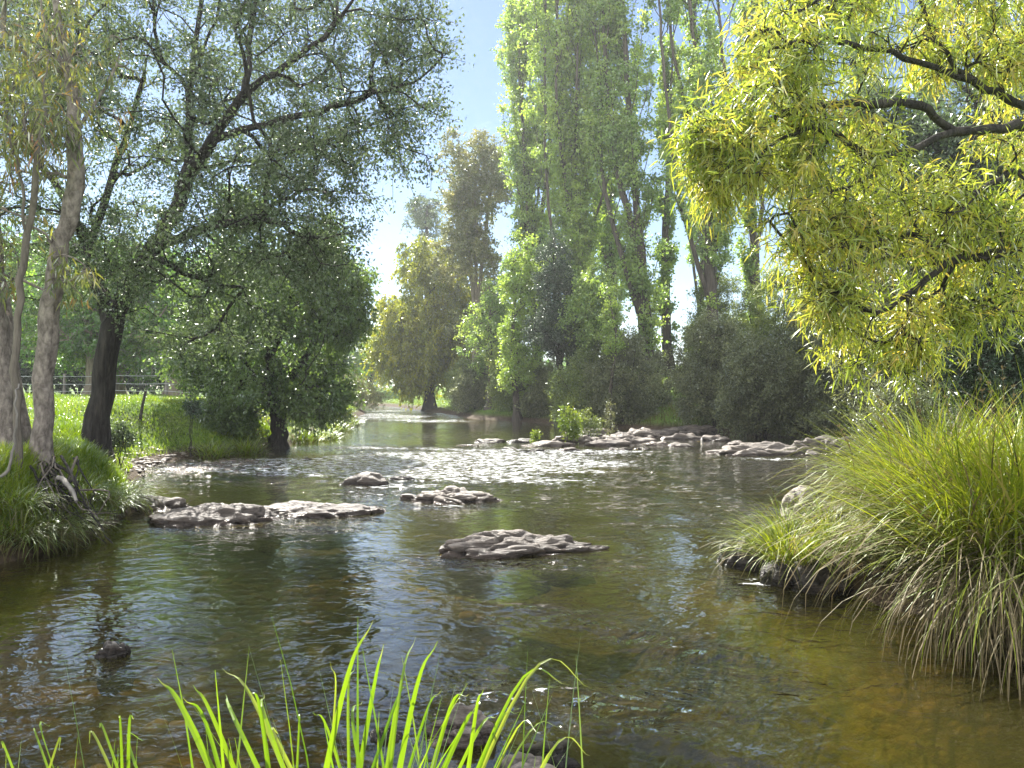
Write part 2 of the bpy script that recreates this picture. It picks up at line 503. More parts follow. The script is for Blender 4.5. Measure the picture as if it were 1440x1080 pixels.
def tree(name, label, cat, base, limbs, blobs, n, R0, leafmat, barkmat, cr=0.55, twigs=6, per=26, LL=0.075, LW=0.045,
         rtip=0.008, droop=0.2, up=0.3, group=None, gap=-0.1, gs=0.6, style='kite', flare=1.7, jit=0.02, trunk_sides=14,
         sag=0.0, limb_mat=None, pl=0.12, tdroop=0.0, shell=2.2, rough=0.12, spread=0.08, zmin=None):
    S = Skel()
    for l in limbs:
        S.limb(l, jit=jit)
    C = clumps_in(blobs, n, gap, gs, shell, off=rng.uniform(0, 50))
    if zmin is not None: C = C[C[:, 2] > zmin]
    P = S.p[:S.n]
    dm = np.array([np.min(np.linalg.norm(P - c, axis=1)) for c in C])
    C = C[np.argsort(dm)]
    tips = []
    for c in C:
        tips.append(S.reach(c, up=up, sag=sag, pl=pl))
    # twigs and leaves of every clump
    nc = len(C); ntw = nc * twigs
    cc = np.repeat(C, twigs, 0); ti = np.repeat(np.array(tips), twigs)
    dirs = norm(rand_dirs(ntw) + 0.7 * np.repeat(S.d[tips], twigs, 0) + np.array([0, 0, -tdroop]))
    ln = cr * rng.uniform(0.45, 1.15, ntw)
    mid = cc + dirs * ln[:, None] * 0.5 + rng.normal(size=(ntw, 3)) * 0.04
    end = cc + dirs * ln[:, None] + np.array([0, 0, -1]) * (droop * ln ** 2)[:, None]
    for i in range(ntw):
        if S.n > 39990: break
        a = S.add(mid[i], ti[i]); S.add(end[i], a)
    rad = S.radii(R0, rtip)
    t = rng.uniform(0.15, 1.08, (ntw, per))
    lp = (cc[:, None] * ((1 - t) ** 2)[..., None] + 2 * (mid + (mid - (cc + end) / 2))[:, None] * (t * (1 - t))[..., None] + end[:, None] * (t ** 2)[..., None])
    lp = lp.reshape(-1, 3) + rng.normal(size=(ntw * per, 3)) * spread
    ld = norm(rand_dirs(ntw * per) + np.repeat(dirs, per, 0) * 0.5 + np.array([0, 0, -droop * 2]))
    cr_ = np.clip(rng.normal(0.42, 0.28, nc), 0, 1)
    rn = np.clip(np.repeat(cr_, twigs * per) * 0.7 + rng.uniform(0, 0.45, ntw * per), 0, 1)
    sz = rng.uniform(0.7, 1.25, ntw * per)
    fn = leaves if style == 'kite' else long_leaves
    V, Q, rr = fn(lp, ld, LL * sz, LW * sz, rn)
    T = thing(name, label, cat, base, group)
    # trunk and limbs: whole tubes along the main chains, pieces for the rest
    pieces = []
    o = 0
    done = np.zeros(S.n, bool)
    st = 0
    for l in limbs:
        ln_ = 4 * (len(l) - 1) + (1 if st == 0 else 0)
        ids = list(range(st, st + ln_))
        if st > 0: ids = [S.par[st]] + ids
        r = rad[ids].copy()
        if st > 0: r[0] = min(r[0], r[1] * 1.25)
        pts = S.p[ids].copy()
        lob = None
        if st == 0:
            h = pts[:, 2] - pts[0, 2]
            r = r * (1 + (flare - 1) * np.exp(-h / (R0 * 1.6)))
            lob = (5, 0.35 * np.exp(-h / (R0 * 1.3)))
            pts[0, 2] -= 0.15
        pieces.append(tube(pts, r, trunk_sides if st == 0 else 9, rough, rng.uniform(0, 9), lob))
        done[ids if st == 0 else ids[1:]] = True
        st += ln_
    rest = np.where(~done)[0]
    big = rest[rad[rest] > rtip * 2.2]; small = rest[rad[rest] <= rtip * 2.2]
    VV, QQ, _ = cat_mesh(pieces)
    part('trunk', VV, QQ, barkmat, T, smooth=True)
    br = []
    if len(big): br.append(S.segs(rad, big, 6))
    if len(small): br.append(S.segs(rad, small, 3))
    if br:
        VV, QQ, _ = cat_mesh(br)
        part('branches', VV, QQ, limb_mat or barkmat, T, smooth=True)
    part('crown', V, Q, leafmat, T, rnd=rr)
    return T

# ------------------------------------------------------------------ ground and river
LEFT = [(-60, 112), (-34, 92), (-20, 80), (-14.5, 70), (-11.8, 60), (-9.8, 46), (-9.0, 36), (-8.4, 31), (-7.7, 25), (-8.3, 22.5), (-9.1, 20.5), (-9.1, 18.3),
        (-7.8, 15), (-6.5, 12.7), (-5.75, 11.2), (-5.75, 9.6), (-5.85, 8.6), (-6.4, 7.3), (-6.8, 5), (-6.6, 3.2)]
NEAR = [(-5, 2.5), (-2.6, 2.35), (-1.2, 2.5), (-0.2, 2.9), (0.7, 2.9), (1.6, 2.5), (2.6, 2.6)]
RIGHT = [(6.4, 3.3), (5.2, 4.6), (4.1, 5.5), (3.5, 6.6), (3.1, 7.8), (3.2, 8.9), (4.4, 10.4), (6.3, 13.5), (8.6, 17.5), (9.6, 20.5), (10.6, 23), (13, 27), (11.5, 30),
         (8.6, 33), (6.2, 35), (3.4, 38.5), (1.2, 43), (-2.4, 47), (-6.0, 59), (-9.8, 70), (-14, 80), (-26, 96), (-52, 118)]
POLY = np.array(LEFT + NEAR + RIGHT, float)
NL, NN = len(LEFT), len(NEAR)


def river_sd(x, y):
    """signed distance to the bank (positive on land) and which bank is nearest: 0 left, 1 near, 2 right"""
    sh = x.shape
    p = np.stack([x.ravel(), y.ravel()], 1)
    best = np.full(len(p), 1e9); side = np.zeros(len(p), int); inside = np.zeros(len(p), bool)
    n = len(POLY)
    for i in range(n):
        a, b = POLY[i], POLY[(i + 1) % n]
        ab = b - a
        if i < n - 1:
            t = np.clip(((p - a) @ ab) / (ab @ ab), 0, 1)
            d = np.linalg.norm(p - (a + t[:, None] * ab), axis=1)
            m = d < best
            best[m] = d[m]; side[m] = 0 if i < NL - 1 else (1 if i < NL + NN else 2)
        c = (a[1] > p[:, 1]) != (b[1] > p[:, 1])
        with np.errstate(divide='ignore', invalid='ignore'):
            xi = (b[0] - a[0]) * (p[:, 1] - a[1]) / (b[1] - a[1] + 1e-12) + a[0]
        inside ^= c & (p[:, 0] < xi)
    best[inside] *= -1
    return best.reshape(sh), side.reshape(sh)


def vnoise(x, y, s, seed=0):
    """cheap smooth value noise"""
    X = x * s + seed * 17.3; Y = y * s - seed * 9.1
    xi = np.floor(X).astype(int); yi = np.floor(Y).astype(int)
    fx = X - xi; fy = Y - yi
    fx = fx * fx * (3 - 2 * fx); fy = fy * fy * (3 - 2 * fy)

    def h(a, b):
        k = np.sin(a * 127.1 + b * 311.7 + seed * 74.7) * 43758.5453
        return k - np.floor(k)
    return (h(xi, yi) * (1 - fx) + h(xi + 1, yi) * fx) * (1 - fy) + (h(xi, yi + 1) * (1 - fx) + h(xi + 1, yi + 1) * fx) * fy - 0.5


def sstep(a, b, v):
    t = np.clip((v - a) / (b - a), 0, 1)
    return t * t * (3 - 2 * t)


def height(x, y):
    x = np.asarray(x, float); y = np.asarray(y, float)
    s, side = river_sd(x, y)
    s = s + 0.35 * vnoise(x, y, 0.9, 1) + 0.15 * vnoise(x, y, 2.7, 2)
    beach = np.exp(-(((x + 9.3) / 2.2) ** 2 + ((y - 19.8) / 2.6) ** 2))
    # left bank
    crest = 0.95 + 0.55 * sstep(11, 20, y) - 0.5 * sstep(28, 60, y)
    w = 0.9 + 2.6 * beach + 1.2 * sstep(13, 24, y)
    hl = crest * sstep(-0.1, 1, s / w) + 0.012 * np.maximum(0, s - 2)
    # near bank
    hn = 0.4 * sstep(-0.1, 1.0, s / 0.9) + 0.02 * np.maximum(0, s)
    # right bank
    hr = 0.55 * sstep(-0.1, 1, s / 1.6) + 2.3 * sstep(2, 13, s) * sstep(20, 34, y) + 0.6 * sstep(1, 6, s)
    hr = hr * (1 - 0.45 * sstep(50, 66, y))
    h = np.where(side == 0, hl, np.where(side == 1, hn, hr))
    ins = s < 0
    bump = 0.10 * vnoise(x, y, 1.1, 4) + 0.07 * vnoise(x, y, 2.9, 5) + 0.03 * vnoise(x, y, 7.0, 6)
    dep = -0.10 - 0.62 * sstep(0, 2.6, -s) - 0.5 * sstep(-1.5, 1.5, x) * sstep(0.3, 2.0, -s) + 0.6 * bump + 0.45 * np.exp(-(((x + 3.4) / 2.4) ** 2 + ((y - 4.6) / 1.6) ** 2)) \
        + 0.25 * np.exp(-(((x - 0.3) / 1.6) ** 2 + ((y - 4.0) / 0.9) ** 2))
    dep = np.minimum(dep, -0.06)
    land = np.maximum(h, 0.0) + (0.5 * bump + 0.16 * vnoise(x, y, 0.45, 8)) * np.clip(s / 1.0, 0, 1)
    t = sstep(-0.25, 0.15, s)
    return dep * (1 - t) + land * t


def spaced(lo, hi, n, c, k):
    """coordinates dense round c, wide far from it"""
    a = math.asinh((lo - c) / k); b = math.asinh((hi - c) / k)
    return c + k * np.sinh(np.linspace(a, b, n))


gx = spaced(-420, 420, 330, 0, 9.0)
gy = spaced(-40, 700, 360, 6, 9.0)
X, Y = np.meshgrid(gx, gy, indexing='ij')
Z = height(X, Y)
idx = np.arange(X.size).reshape(X.shape)
Q = np.stack([idx[:-1, :-1], idx[1:, :-1], idx[1:, 1:], idx[:-1, 1:]], -1).reshape(-1, 4)


def ground_mat():
    m, nt, out = new_mat('ground')
    L = nt.links.new
    geo = nd(nt, 'NewGeometry')
    xyz = nd(nt, 'SeparateXYZ'); L(geo.outputs['Position'], xyz.inputs[0])
    pos = geo.outputs['Position']
    nA = nd(nt, 'TexNoise', i_Scale=0.55, i_Detail=6.0, i_Roughness=0.6); L(pos, nA.inputs['Vector'])
    nB = nd(nt, 'TexNoise', i_Scale=9.0, i_Detail=6.0, i_Roughness=0.7); L(pos, nB.inputs['Vector'])
    # stony bed
    v = nd(nt, 'TexVoronoi', i_Scale=7.0); v.inputs['Randomness'].default_value = 1
    wv = nd(nt, 'MixRGB'); wv.inputs['Fac'].default_value = 0.06; L(pos, wv.inputs['Color1']); L(nB.outputs['Color'], wv.inputs['Color2'])
    L(wv.outputs[0], v.inputs['Vector'])
    sv = nd(nt, 'SeparateColor'); L(v.outputs['Color'], sv.inputs[0])
    stone = ramp(nt, sv.outputs[0], [(0.0, (0.055, 0.038, 0.018)), (0.35, (0.13, 0.085, 0.035)), (0.7, (0.24, 0.15, 0.06)), (1.0, (0.30, 0.21, 0.11))])
    edge = ramp(nt, v.outputs['Distance'], [(0.2, 1.0), (0.55, 0.35)])
    st = nd(nt, 'MixRGB', blend_type='MULTIPLY'); st.inputs['Fac'].default_value = 1; L(stone, st.inputs['Color1']); L(edge, st.inputs['Color2'])
    silt = ramp(nt, nA.outputs['Fac'], [(0.35, (0.075, 0.085, 0.02)), (0.5, (0.20, 0.155, 0.045)), (0.68, (0.34, 0.215, 0.075))])
    bed = nd(nt, 'MixRGB'); L(ramp(nt, nA.outputs['Fac'], [(0.4, 0.35), (0.6, 0.75)]), bed.inputs['Fac']); L(st.outputs[0], bed.inputs['Color1']); L(silt, bed.inputs['Color2'])
    zd = nd(nt, 'MapRange'); L(xyz.outputs['Z'], zd.inputs['Value']); zd.inputs['From Min'].default_value = -0.85; zd.inputs['From Max'].default_value = -0.35; zd.inputs['To Min'].default_value = 0.85; zd.inputs['To Max'].default_value = 0.0
    bd2 = nd(nt, 'MixRGB'); L(zd.outputs[0], bd2.inputs['Fac']); L(bed.outputs[0], bd2.inputs['Color1']); bd2.inputs['Color2'].default_value = (0.085, 0.085, 0.02, 1); bed = bd2
    # soil and turf
    soil = ramp(nt, nB.outputs['Fac'], [(0.3, (0.03, 0.022, 0.015)), (0.7, (0.11, 0.08, 0.05))])
    turf = ramp(nt, nB.outputs['Fac'], [(0.3, (0.05, 0.10, 0.012)), (0.5, (0.10, 0.18, 0.02)), (0.72, (0.19, 0.26, 0.04))])
    nz = nd(nt, 'SeparateXYZ'); L(geo.outputs['Normal'], nz.inputs[0])
    steep = nd(nt, 'Math', operation='MULTIPLY_ADD'); L(nB.outputs['Fac'], steep.inputs[0]); steep.inputs[1].default_value = 0.3; L(nz.outputs['Z'], steep.inputs[2])
    f1 = ramp(nt, steep.outputs[0], [(0.85, 0.0), (0.98, 1.0)])
    zz = ramp(nt, xyz.outputs['Z'], [(0.16, 0.0), (0.42, 1.0)])
    fm = nd(nt, 'Math', operation='MULTIPLY'); L(f1, fm.inputs[0]); L(zz, fm.inputs[1])
    land = nd(nt, 'MixRGB'); L(fm.outputs[0], land.inputs['Fac']); L(soil, land.inputs['Color1']); L(turf, land.inputs['Color2'])
    zsh = nd(nt, 'Math', operation='ADD'); L(xyz.outputs['Z'], zsh.inputs[0]); zsh.inputs[1].default_value = 0.3
    fz = ramp(nt, zsh.outputs[0], [(0.13, 0.0), (0.26, 1.0)])
    c = nd(nt, 'MixRGB'); L(fz, c.inputs['Fac']); L(bed.outputs[0], c.inputs['Color1']); L(land.outputs[0], c.inputs['Color2'])
    p = nd(nt, 'BsdfPrincipled', i_Roughness=0.9); p.inputs['Specular IOR Level'].default_value = 0.2
    L(c.outputs[0], p.inputs['Base Color'])
    hb = nd(nt, 'Math', operation='ADD'); L(edge, hb.inputs[0]); L(nB.outputs['Fac'], hb.inputs[1])
    b = nd(nt, 'Bump', i_Strength=0.9, i_Distance=0.05); L(hb.outputs[0], b.inputs['Height']); L(b.outputs[0], p.inputs['Normal'])
    L(p.outputs[0], out.inputs['Surface'])
    return m


go = link('ground', mesh_np('ground', np.stack([X, Y, Z], -1).reshape(-1, 3), Q, smooth=True), ground_mat())
tag(go, kind='structure')

# water: one sheet; where the bed is shallow and fast it is choppy
wx = spaced(-75, 20, 300, -1, 6.0)
wy = spaced(1.0, 125, 420, 3.0, 8.0)
X, Y = np.meshgrid(wx, wy, indexing='ij')
sd, _ = river_sd(X, Y)


def band(px, py, rx, ry, amp):
    """a choppy patch of the river seen round a photo pixel"""
    c = G(px, py); a = G(px, py - ry * 0.5); b = G(px, py + ry)
    sx = rx * c[1] / F; sy = max(0.25, (a[1] - b[1]) * 0.5)
    return amp * np.exp(-(((X - c[0]) / sx) ** 2 + ((Y - c[1]) / sy) ** 2))


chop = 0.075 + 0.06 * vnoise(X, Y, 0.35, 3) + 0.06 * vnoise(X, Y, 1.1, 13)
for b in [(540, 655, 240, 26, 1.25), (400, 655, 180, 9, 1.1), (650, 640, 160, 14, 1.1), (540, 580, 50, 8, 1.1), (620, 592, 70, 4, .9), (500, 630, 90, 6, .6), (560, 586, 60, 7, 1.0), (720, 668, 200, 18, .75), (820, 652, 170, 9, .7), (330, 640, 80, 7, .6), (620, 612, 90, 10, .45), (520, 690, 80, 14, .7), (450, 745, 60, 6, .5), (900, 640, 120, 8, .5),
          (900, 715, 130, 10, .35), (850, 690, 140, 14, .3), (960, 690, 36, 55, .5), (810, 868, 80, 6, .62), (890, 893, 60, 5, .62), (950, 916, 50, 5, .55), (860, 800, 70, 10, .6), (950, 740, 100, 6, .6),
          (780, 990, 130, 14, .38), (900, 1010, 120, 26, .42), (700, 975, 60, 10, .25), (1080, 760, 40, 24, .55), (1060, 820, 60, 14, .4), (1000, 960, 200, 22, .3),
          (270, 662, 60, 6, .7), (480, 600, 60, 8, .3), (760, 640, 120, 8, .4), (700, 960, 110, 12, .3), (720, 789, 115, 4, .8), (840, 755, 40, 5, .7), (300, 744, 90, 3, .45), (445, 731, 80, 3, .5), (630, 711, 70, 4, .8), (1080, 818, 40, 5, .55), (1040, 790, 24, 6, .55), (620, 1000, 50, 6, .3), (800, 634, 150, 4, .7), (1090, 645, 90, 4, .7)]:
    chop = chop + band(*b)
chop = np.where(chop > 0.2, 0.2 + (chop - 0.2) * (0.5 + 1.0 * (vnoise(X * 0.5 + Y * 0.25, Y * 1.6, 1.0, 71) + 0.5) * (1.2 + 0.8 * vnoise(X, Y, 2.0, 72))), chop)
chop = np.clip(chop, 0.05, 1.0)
WZ = 0.020 * chop * (vnoise(X, Y, 3.1, 21) + 0.7 * vnoise(X, Y, 6.0, 22))
# small standing waves below the rocks
for (px, py, L_, an, h_) in [(800, 868, 0.75, -0.5, 0.05), (880, 890, 0.7, -0.5, 0.045), (950, 916, 0.5, -0.15, 0.04), (770, 985, 0.6, 0.05, 0.06), (860, 992, 0.7, -0.1, 0.05),
                             (900, 1035, 0.6, -0.45, 0.05), (690, 972, 0.5, 0.1, 0.03), (870, 800, 0.8, -0.2, 0.03), (960, 745, 1.0, 0.05, 0.03), (1060, 790, 0.5, -0.6, 0.05)]:
    c = G(px, py); u = (X - c[0]) * math.cos(an) + (Y - c[1]) * math.sin(an); v = -(X - c[0]) * math.sin(an) + (Y - c[1]) * math.cos(an)
    v = v + 0.06 * vnoise(X, Y, 3.0, 31)
    WZ = WZ + h_ * np.exp(-(u / L_) ** 2) * np.exp(-(v / 0.1) ** 2)
idx = np.arange(X.size).reshape(X.shape)
Q = np.stack([idx[:-1, :-1], idx[1:, :-1], idx[1:, 1:], idx[:-1, 1:]], -1).reshape(-1, 4)


RIPPLES = ((1.3, 0.12, 2.0), (3.4, 0.17, 2.0), (11.0, 0.045, 2.0))


def water_mat():
    m, nt, out = new_mat('river_water')
    L = nt.links.new
    geo = nd(nt, 'NewGeometry'); pos = geo.outputs['Position']
    a = nd(nt, 'Attribute', attribute_name='rnd')
    def heightfield(off):
        ad = nd(nt, 'VectorMath', operation='ADD'); L(pos, ad.inputs[0]); ad.inputs[1].default_value = off
        mp = nd(nt, 'Mapping'); mp.inputs['Scale'].default_value = (0.85, 1.1, 1.0); mp.inputs['Rotation'].default_value = (0, 0, 0.25)
        L(ad.outputs[0], mp.inputs['Vector'])
        tot = None
        for sc, amp, det in RIPPLES:
            n = nd(nt, 'TexNoise', i_Scale=sc, i_Detail=det, i_Roughness=0.5, i_Distortion=1.0)
            L(mp.outputs[0], n.inputs['Vector'])
            k = nd(nt, 'Math', operation='MULTIPLY_ADD'); L(n.outputs['Fac'], k.inputs[0]); k.inputs[1].default_value = amp
            if tot is not None: L(tot.outputs[0], k.inputs[2])
            else: k.inputs[2].default_value = 0
            tot = k
        return tot.outputs[0]
    e = 0.012
    h0, hx, hy = heightfield((0, 0, 0)), heightfield((e, 0, 0)), heightfield((0, e, 0))
    comb = nd(nt, 'CombineXYZ')
    for ax, hh in (('X', hx), ('Y', hy)):
        q = nd(nt, 'Math', operation='SUBTRACT'); L(h0, q.inputs[0]); L(hh, q.inputs[1])
        q2 = nd(nt, 'Math', operation='MULTIPLY'); L(q.outputs[0], q2.inputs[0]); q2.inputs[1].default_value = 1 / e
        q3 = nd(nt, 'Math', operation='MULTIPLY'); L(q2.outputs[0], q3.inputs[0]); L(a.outputs['Fac'], q3.inputs[1])
        L(q3.outputs[0], comb.inputs[ax])
    nn = nd(nt, 'VectorMath', operation='ADD'); L(geo.outputs['Normal'], nn.inputs[0]); L(comb.outputs[0], nn.inputs[1])
    b = nd(nt, 'VectorMath', operation='NORMALIZE'); L(nn.outputs[0], b.inputs[0])
    g = nd(nt, 'BsdfGlossy', i_Roughness=0.02); L(b.outputs[0], g.inputs['Normal'])
    g.inputs['Color'].default_value = (1, 1, 1, 1)
    t = nd(nt, 'BsdfTransparent'); t.inputs['Color'].default_value = (0.66, 0.58, 0.31, 1)
    d = nd(nt, 'BsdfDiffuse'); d.inputs['Color'].default_value = (0.050, 0.048, 0.014, 1)
    mu = nd(nt, 'MixShader'); mu.inputs[0].default_value = 0.34; L(t.outputs[0], mu.inputs[1]); L(d.outputs[0], mu.inputs[2])
    fr = nd(nt, 'Fresnel', i_IOR=1.333); L(b.outputs[0], fr.inputs['Normal'])
    fb = nd(nt, 'Math', operation='MULTIPLY', use_clamp=True); L(fr.outputs[0], fb.inputs[0]); fb.inputs[1].default_value = 1.45
    mx = nd(nt, 'MixShader'); L(fb.outputs[0], mx.inputs[0]); L(mu.outputs[0], mx.inputs[1]); L(g.outputs[0], mx.inputs[2])
    # white flecks painted in for sun glitter, plus foam, where the river is choppiest
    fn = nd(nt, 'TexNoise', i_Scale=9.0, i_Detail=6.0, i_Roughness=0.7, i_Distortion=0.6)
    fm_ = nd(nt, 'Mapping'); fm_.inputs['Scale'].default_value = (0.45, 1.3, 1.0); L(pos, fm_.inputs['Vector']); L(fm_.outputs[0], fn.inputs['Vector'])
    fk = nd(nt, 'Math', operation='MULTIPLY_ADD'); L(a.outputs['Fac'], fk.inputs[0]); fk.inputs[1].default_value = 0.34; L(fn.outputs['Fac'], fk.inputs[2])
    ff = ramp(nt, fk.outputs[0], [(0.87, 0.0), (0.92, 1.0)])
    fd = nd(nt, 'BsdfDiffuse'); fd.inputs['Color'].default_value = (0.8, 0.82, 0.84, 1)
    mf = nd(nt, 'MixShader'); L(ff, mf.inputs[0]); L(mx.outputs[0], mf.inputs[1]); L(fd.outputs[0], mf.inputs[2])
    L(mf.outputs[0], out.inputs['Surface'])
    return m


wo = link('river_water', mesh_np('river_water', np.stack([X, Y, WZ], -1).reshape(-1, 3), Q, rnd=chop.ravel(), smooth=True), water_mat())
tag(wo, kind='structure')

# ------------------------------------------------------------------ rocks
import bmesh
_ico = {}


def ico(sub):
    if sub not in _ico:
        bm = bmesh.new(); bmesh.ops.create_icosphere(bm, subdivisions=sub, radius=1)
        V = np.array([v.co[:] for v in bm.verts]); T = np.array([[v.index for v in f.verts] for f in bm.faces]); bm.free()
        _ico[sub] = (V, T)
    return _ico[sub]


def rock_mesh(a, b, h, seed, sub=5, rough=0.42, strata=0.10, sink=0.35, freq=1.5):
    V, T = ico(sub)
    out = np.zeros_like(V)
    big = max(a, b)
    for i, v in enumerate(V):
        q = Vector(v)
        f = noise.fractal(q * freq + Vector((seed, seed * 1.7, -seed)), 1.1, 2.0, 3)
        r = 1 + rough * f
        u = v[0] * a / big; w_ = v[1] * b / big
        c1 = noise.noise(Vector((u * 1.1 + w_ * 0.8 + seed * 3, w_ * 3.2 - u * 0.5, v[2] * 1.6 + seed))) + 0.25 * f
        c2 = noise.noise(Vector((u * 2.3 - w_ * 0.6 + seed, w_ * 5.5 + u * 0.9 + 7, v[2] * 3.0 - seed))) + 0.2 * f
        r -= strata * 0.8 * math.exp(-(c1 / 0.10) ** 2) + strata * 0.4 * math.exp(-(c2 / 0.10) ** 2)
        out[i] = v * r
    z = out[:, 2]
    z = np.sign(z) * np.abs(z) ** 0.85
    out[:, 2] = z
    # small cracks across
    P = out * np.array([a, b, h])
    det = np.array([noise.ridged_multi_fractal(Vector((p[0] * 3.0, p[1] * 5.5, p[2] * 7.0)) + Vector((seed, 0, 0)), 0.8, 2.1, 4, 0.9, 2.0) - 0.9 for p in P])
    P = P + V * (det * 0.028 * min(1.0, big))[:, None]
    P[:, 2] -= h * sink
    return P, T


def rock(px, py, wpx, h, label, seed, depth_ratio=0.5, mat='rock', sub=5, rot=0.0, group=None, name='river_rock', sink=0.5, zbase=0.0, d=None, rough=0.42, cat='rock', strata=0.1, freq=1.5):
    c = G(px, py, zbase) if d is None else W(px, py, d)
    a = wpx * c[1] / F * 0.5
    V, T = rock_mesh(a, a * depth_ratio, h / (1 - sink) if sink < 1 else h, seed, sub, rough, strata, sink, freq)
    ca, sa = math.cos(rot), math.sin(rot)
    V = V @ np.array([[ca, sa, 0], [-sa, ca, 0], [0, 0, 1]])
    c = np.array([c[0], c[1] + a * depth_ratio * 0.6, zbase])
    return solo(name, V + c, T, M[mat], c, label, cat, group, smooth=True)


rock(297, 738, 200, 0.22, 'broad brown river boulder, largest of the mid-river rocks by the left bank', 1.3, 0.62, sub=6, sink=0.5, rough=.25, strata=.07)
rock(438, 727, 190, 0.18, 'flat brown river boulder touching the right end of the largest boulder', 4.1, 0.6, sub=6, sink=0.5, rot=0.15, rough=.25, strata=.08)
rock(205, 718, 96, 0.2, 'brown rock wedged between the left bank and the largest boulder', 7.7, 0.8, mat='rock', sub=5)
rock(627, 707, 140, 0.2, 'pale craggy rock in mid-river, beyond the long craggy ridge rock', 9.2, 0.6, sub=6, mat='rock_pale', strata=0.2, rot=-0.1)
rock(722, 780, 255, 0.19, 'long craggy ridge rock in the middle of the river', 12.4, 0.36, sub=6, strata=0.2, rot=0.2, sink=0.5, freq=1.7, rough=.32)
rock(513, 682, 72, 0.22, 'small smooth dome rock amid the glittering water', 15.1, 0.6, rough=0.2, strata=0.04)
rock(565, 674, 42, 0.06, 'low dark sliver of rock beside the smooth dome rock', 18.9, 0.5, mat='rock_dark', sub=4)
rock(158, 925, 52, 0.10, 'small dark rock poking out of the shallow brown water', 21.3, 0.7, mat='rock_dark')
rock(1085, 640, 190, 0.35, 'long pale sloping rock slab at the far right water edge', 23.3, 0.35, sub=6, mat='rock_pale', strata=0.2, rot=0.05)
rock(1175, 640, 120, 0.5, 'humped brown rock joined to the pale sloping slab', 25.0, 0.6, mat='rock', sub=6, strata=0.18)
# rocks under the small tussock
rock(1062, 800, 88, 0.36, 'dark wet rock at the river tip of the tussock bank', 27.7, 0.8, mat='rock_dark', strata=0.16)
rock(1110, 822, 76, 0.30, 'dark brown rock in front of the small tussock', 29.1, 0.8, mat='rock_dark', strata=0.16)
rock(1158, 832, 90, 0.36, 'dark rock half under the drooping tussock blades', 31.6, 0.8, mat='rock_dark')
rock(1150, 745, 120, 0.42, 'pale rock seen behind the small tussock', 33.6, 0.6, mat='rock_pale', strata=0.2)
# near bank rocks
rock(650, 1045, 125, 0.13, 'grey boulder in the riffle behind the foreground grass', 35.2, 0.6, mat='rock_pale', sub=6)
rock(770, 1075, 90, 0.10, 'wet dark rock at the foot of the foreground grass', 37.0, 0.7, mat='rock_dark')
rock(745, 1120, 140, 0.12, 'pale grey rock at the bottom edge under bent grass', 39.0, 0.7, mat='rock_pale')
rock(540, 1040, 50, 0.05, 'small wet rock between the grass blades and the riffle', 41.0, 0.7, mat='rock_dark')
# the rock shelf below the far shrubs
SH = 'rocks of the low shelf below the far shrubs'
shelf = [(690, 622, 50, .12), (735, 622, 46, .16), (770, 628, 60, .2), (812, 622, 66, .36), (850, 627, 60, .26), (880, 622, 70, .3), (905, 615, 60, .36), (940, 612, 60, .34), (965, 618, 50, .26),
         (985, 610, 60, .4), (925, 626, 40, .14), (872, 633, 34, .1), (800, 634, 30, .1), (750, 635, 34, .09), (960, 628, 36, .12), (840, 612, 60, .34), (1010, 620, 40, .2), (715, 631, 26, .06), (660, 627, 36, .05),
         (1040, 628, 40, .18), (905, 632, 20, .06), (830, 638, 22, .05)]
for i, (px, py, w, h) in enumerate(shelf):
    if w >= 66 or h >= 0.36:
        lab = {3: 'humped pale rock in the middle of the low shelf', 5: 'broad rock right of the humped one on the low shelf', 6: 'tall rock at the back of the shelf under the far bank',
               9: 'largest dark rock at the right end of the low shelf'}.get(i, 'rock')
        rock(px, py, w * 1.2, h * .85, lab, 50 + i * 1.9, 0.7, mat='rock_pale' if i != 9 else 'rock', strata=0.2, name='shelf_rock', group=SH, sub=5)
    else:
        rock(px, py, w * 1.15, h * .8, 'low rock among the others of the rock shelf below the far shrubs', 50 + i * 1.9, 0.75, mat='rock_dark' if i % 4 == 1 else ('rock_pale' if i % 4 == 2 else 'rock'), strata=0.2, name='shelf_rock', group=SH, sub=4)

# gravel bar and stones on the bed
n = 900
c = G(262, 655)
gpx = c[0] + rng.normal(size=n) * 0.95 + 0.2; gpy = c[1] + rng.normal(size=n) * 1.1
Vv, T4 = ico(1)
hz = np.maximum(height(gpx, gpy), -0.03)
sc = rng.uniform(0.03, 0.10, n)
st = np.stack([sc * rng.uniform(0.8, 1.5, n), sc * rng.uniform(0.8, 1.5, n), sc * 0.55], 1)
V = (Vv[None] * (1 + 0.25 * rng.normal(size=(n, len(Vv), 1))) * st[:, None] + np.stack([gpx, gpy, hz], 1)[:, None]).reshape(-1, 3)
T = (np.arange(n)[:, None, None] * len(Vv) + T4[None]).reshape(-1, 3)
tag(link('gravel', mesh_np('gravel', V, T, smooth=False), M['rock_pale']), 'grey gravel bar at the foot of the left grassy bank', 'gravel', kind='stuff')
n = 700
bx = rng.uniform(-6, 3.2, n); by = rng.uniform(2.6, 11, n)
ok = (river_sd(bx, by)[0] < -0.2) & (bx < 0.9 - 0.1 * by)
bx, by = bx[ok], by[ok]; n = len(bx)
hz = height(bx, by); sc = 0.03 + 0.10 * rng.uniform(0, 1, n) ** 2
st = np.stack([sc * rng.uniform(0.8, 1.4, n), sc * rng.uniform(0.8, 1.4, n), np.minimum(sc * 0.5, -hz * 0.6)], 1)
Vv, T4 = ico(2)
V = (Vv[None] * (1 + 0.1 * rng.normal(size=(n, len(Vv), 1))) * st[:, None] + np.stack([bx, by, hz], 1)[:, None]).reshape(-1, 3)
T = (np.arange(n)[:, None, None] * len(Vv) + T4[None]).reshape(-1, 3)
bm_, nt_, out_ = new_mat('bed_stone')
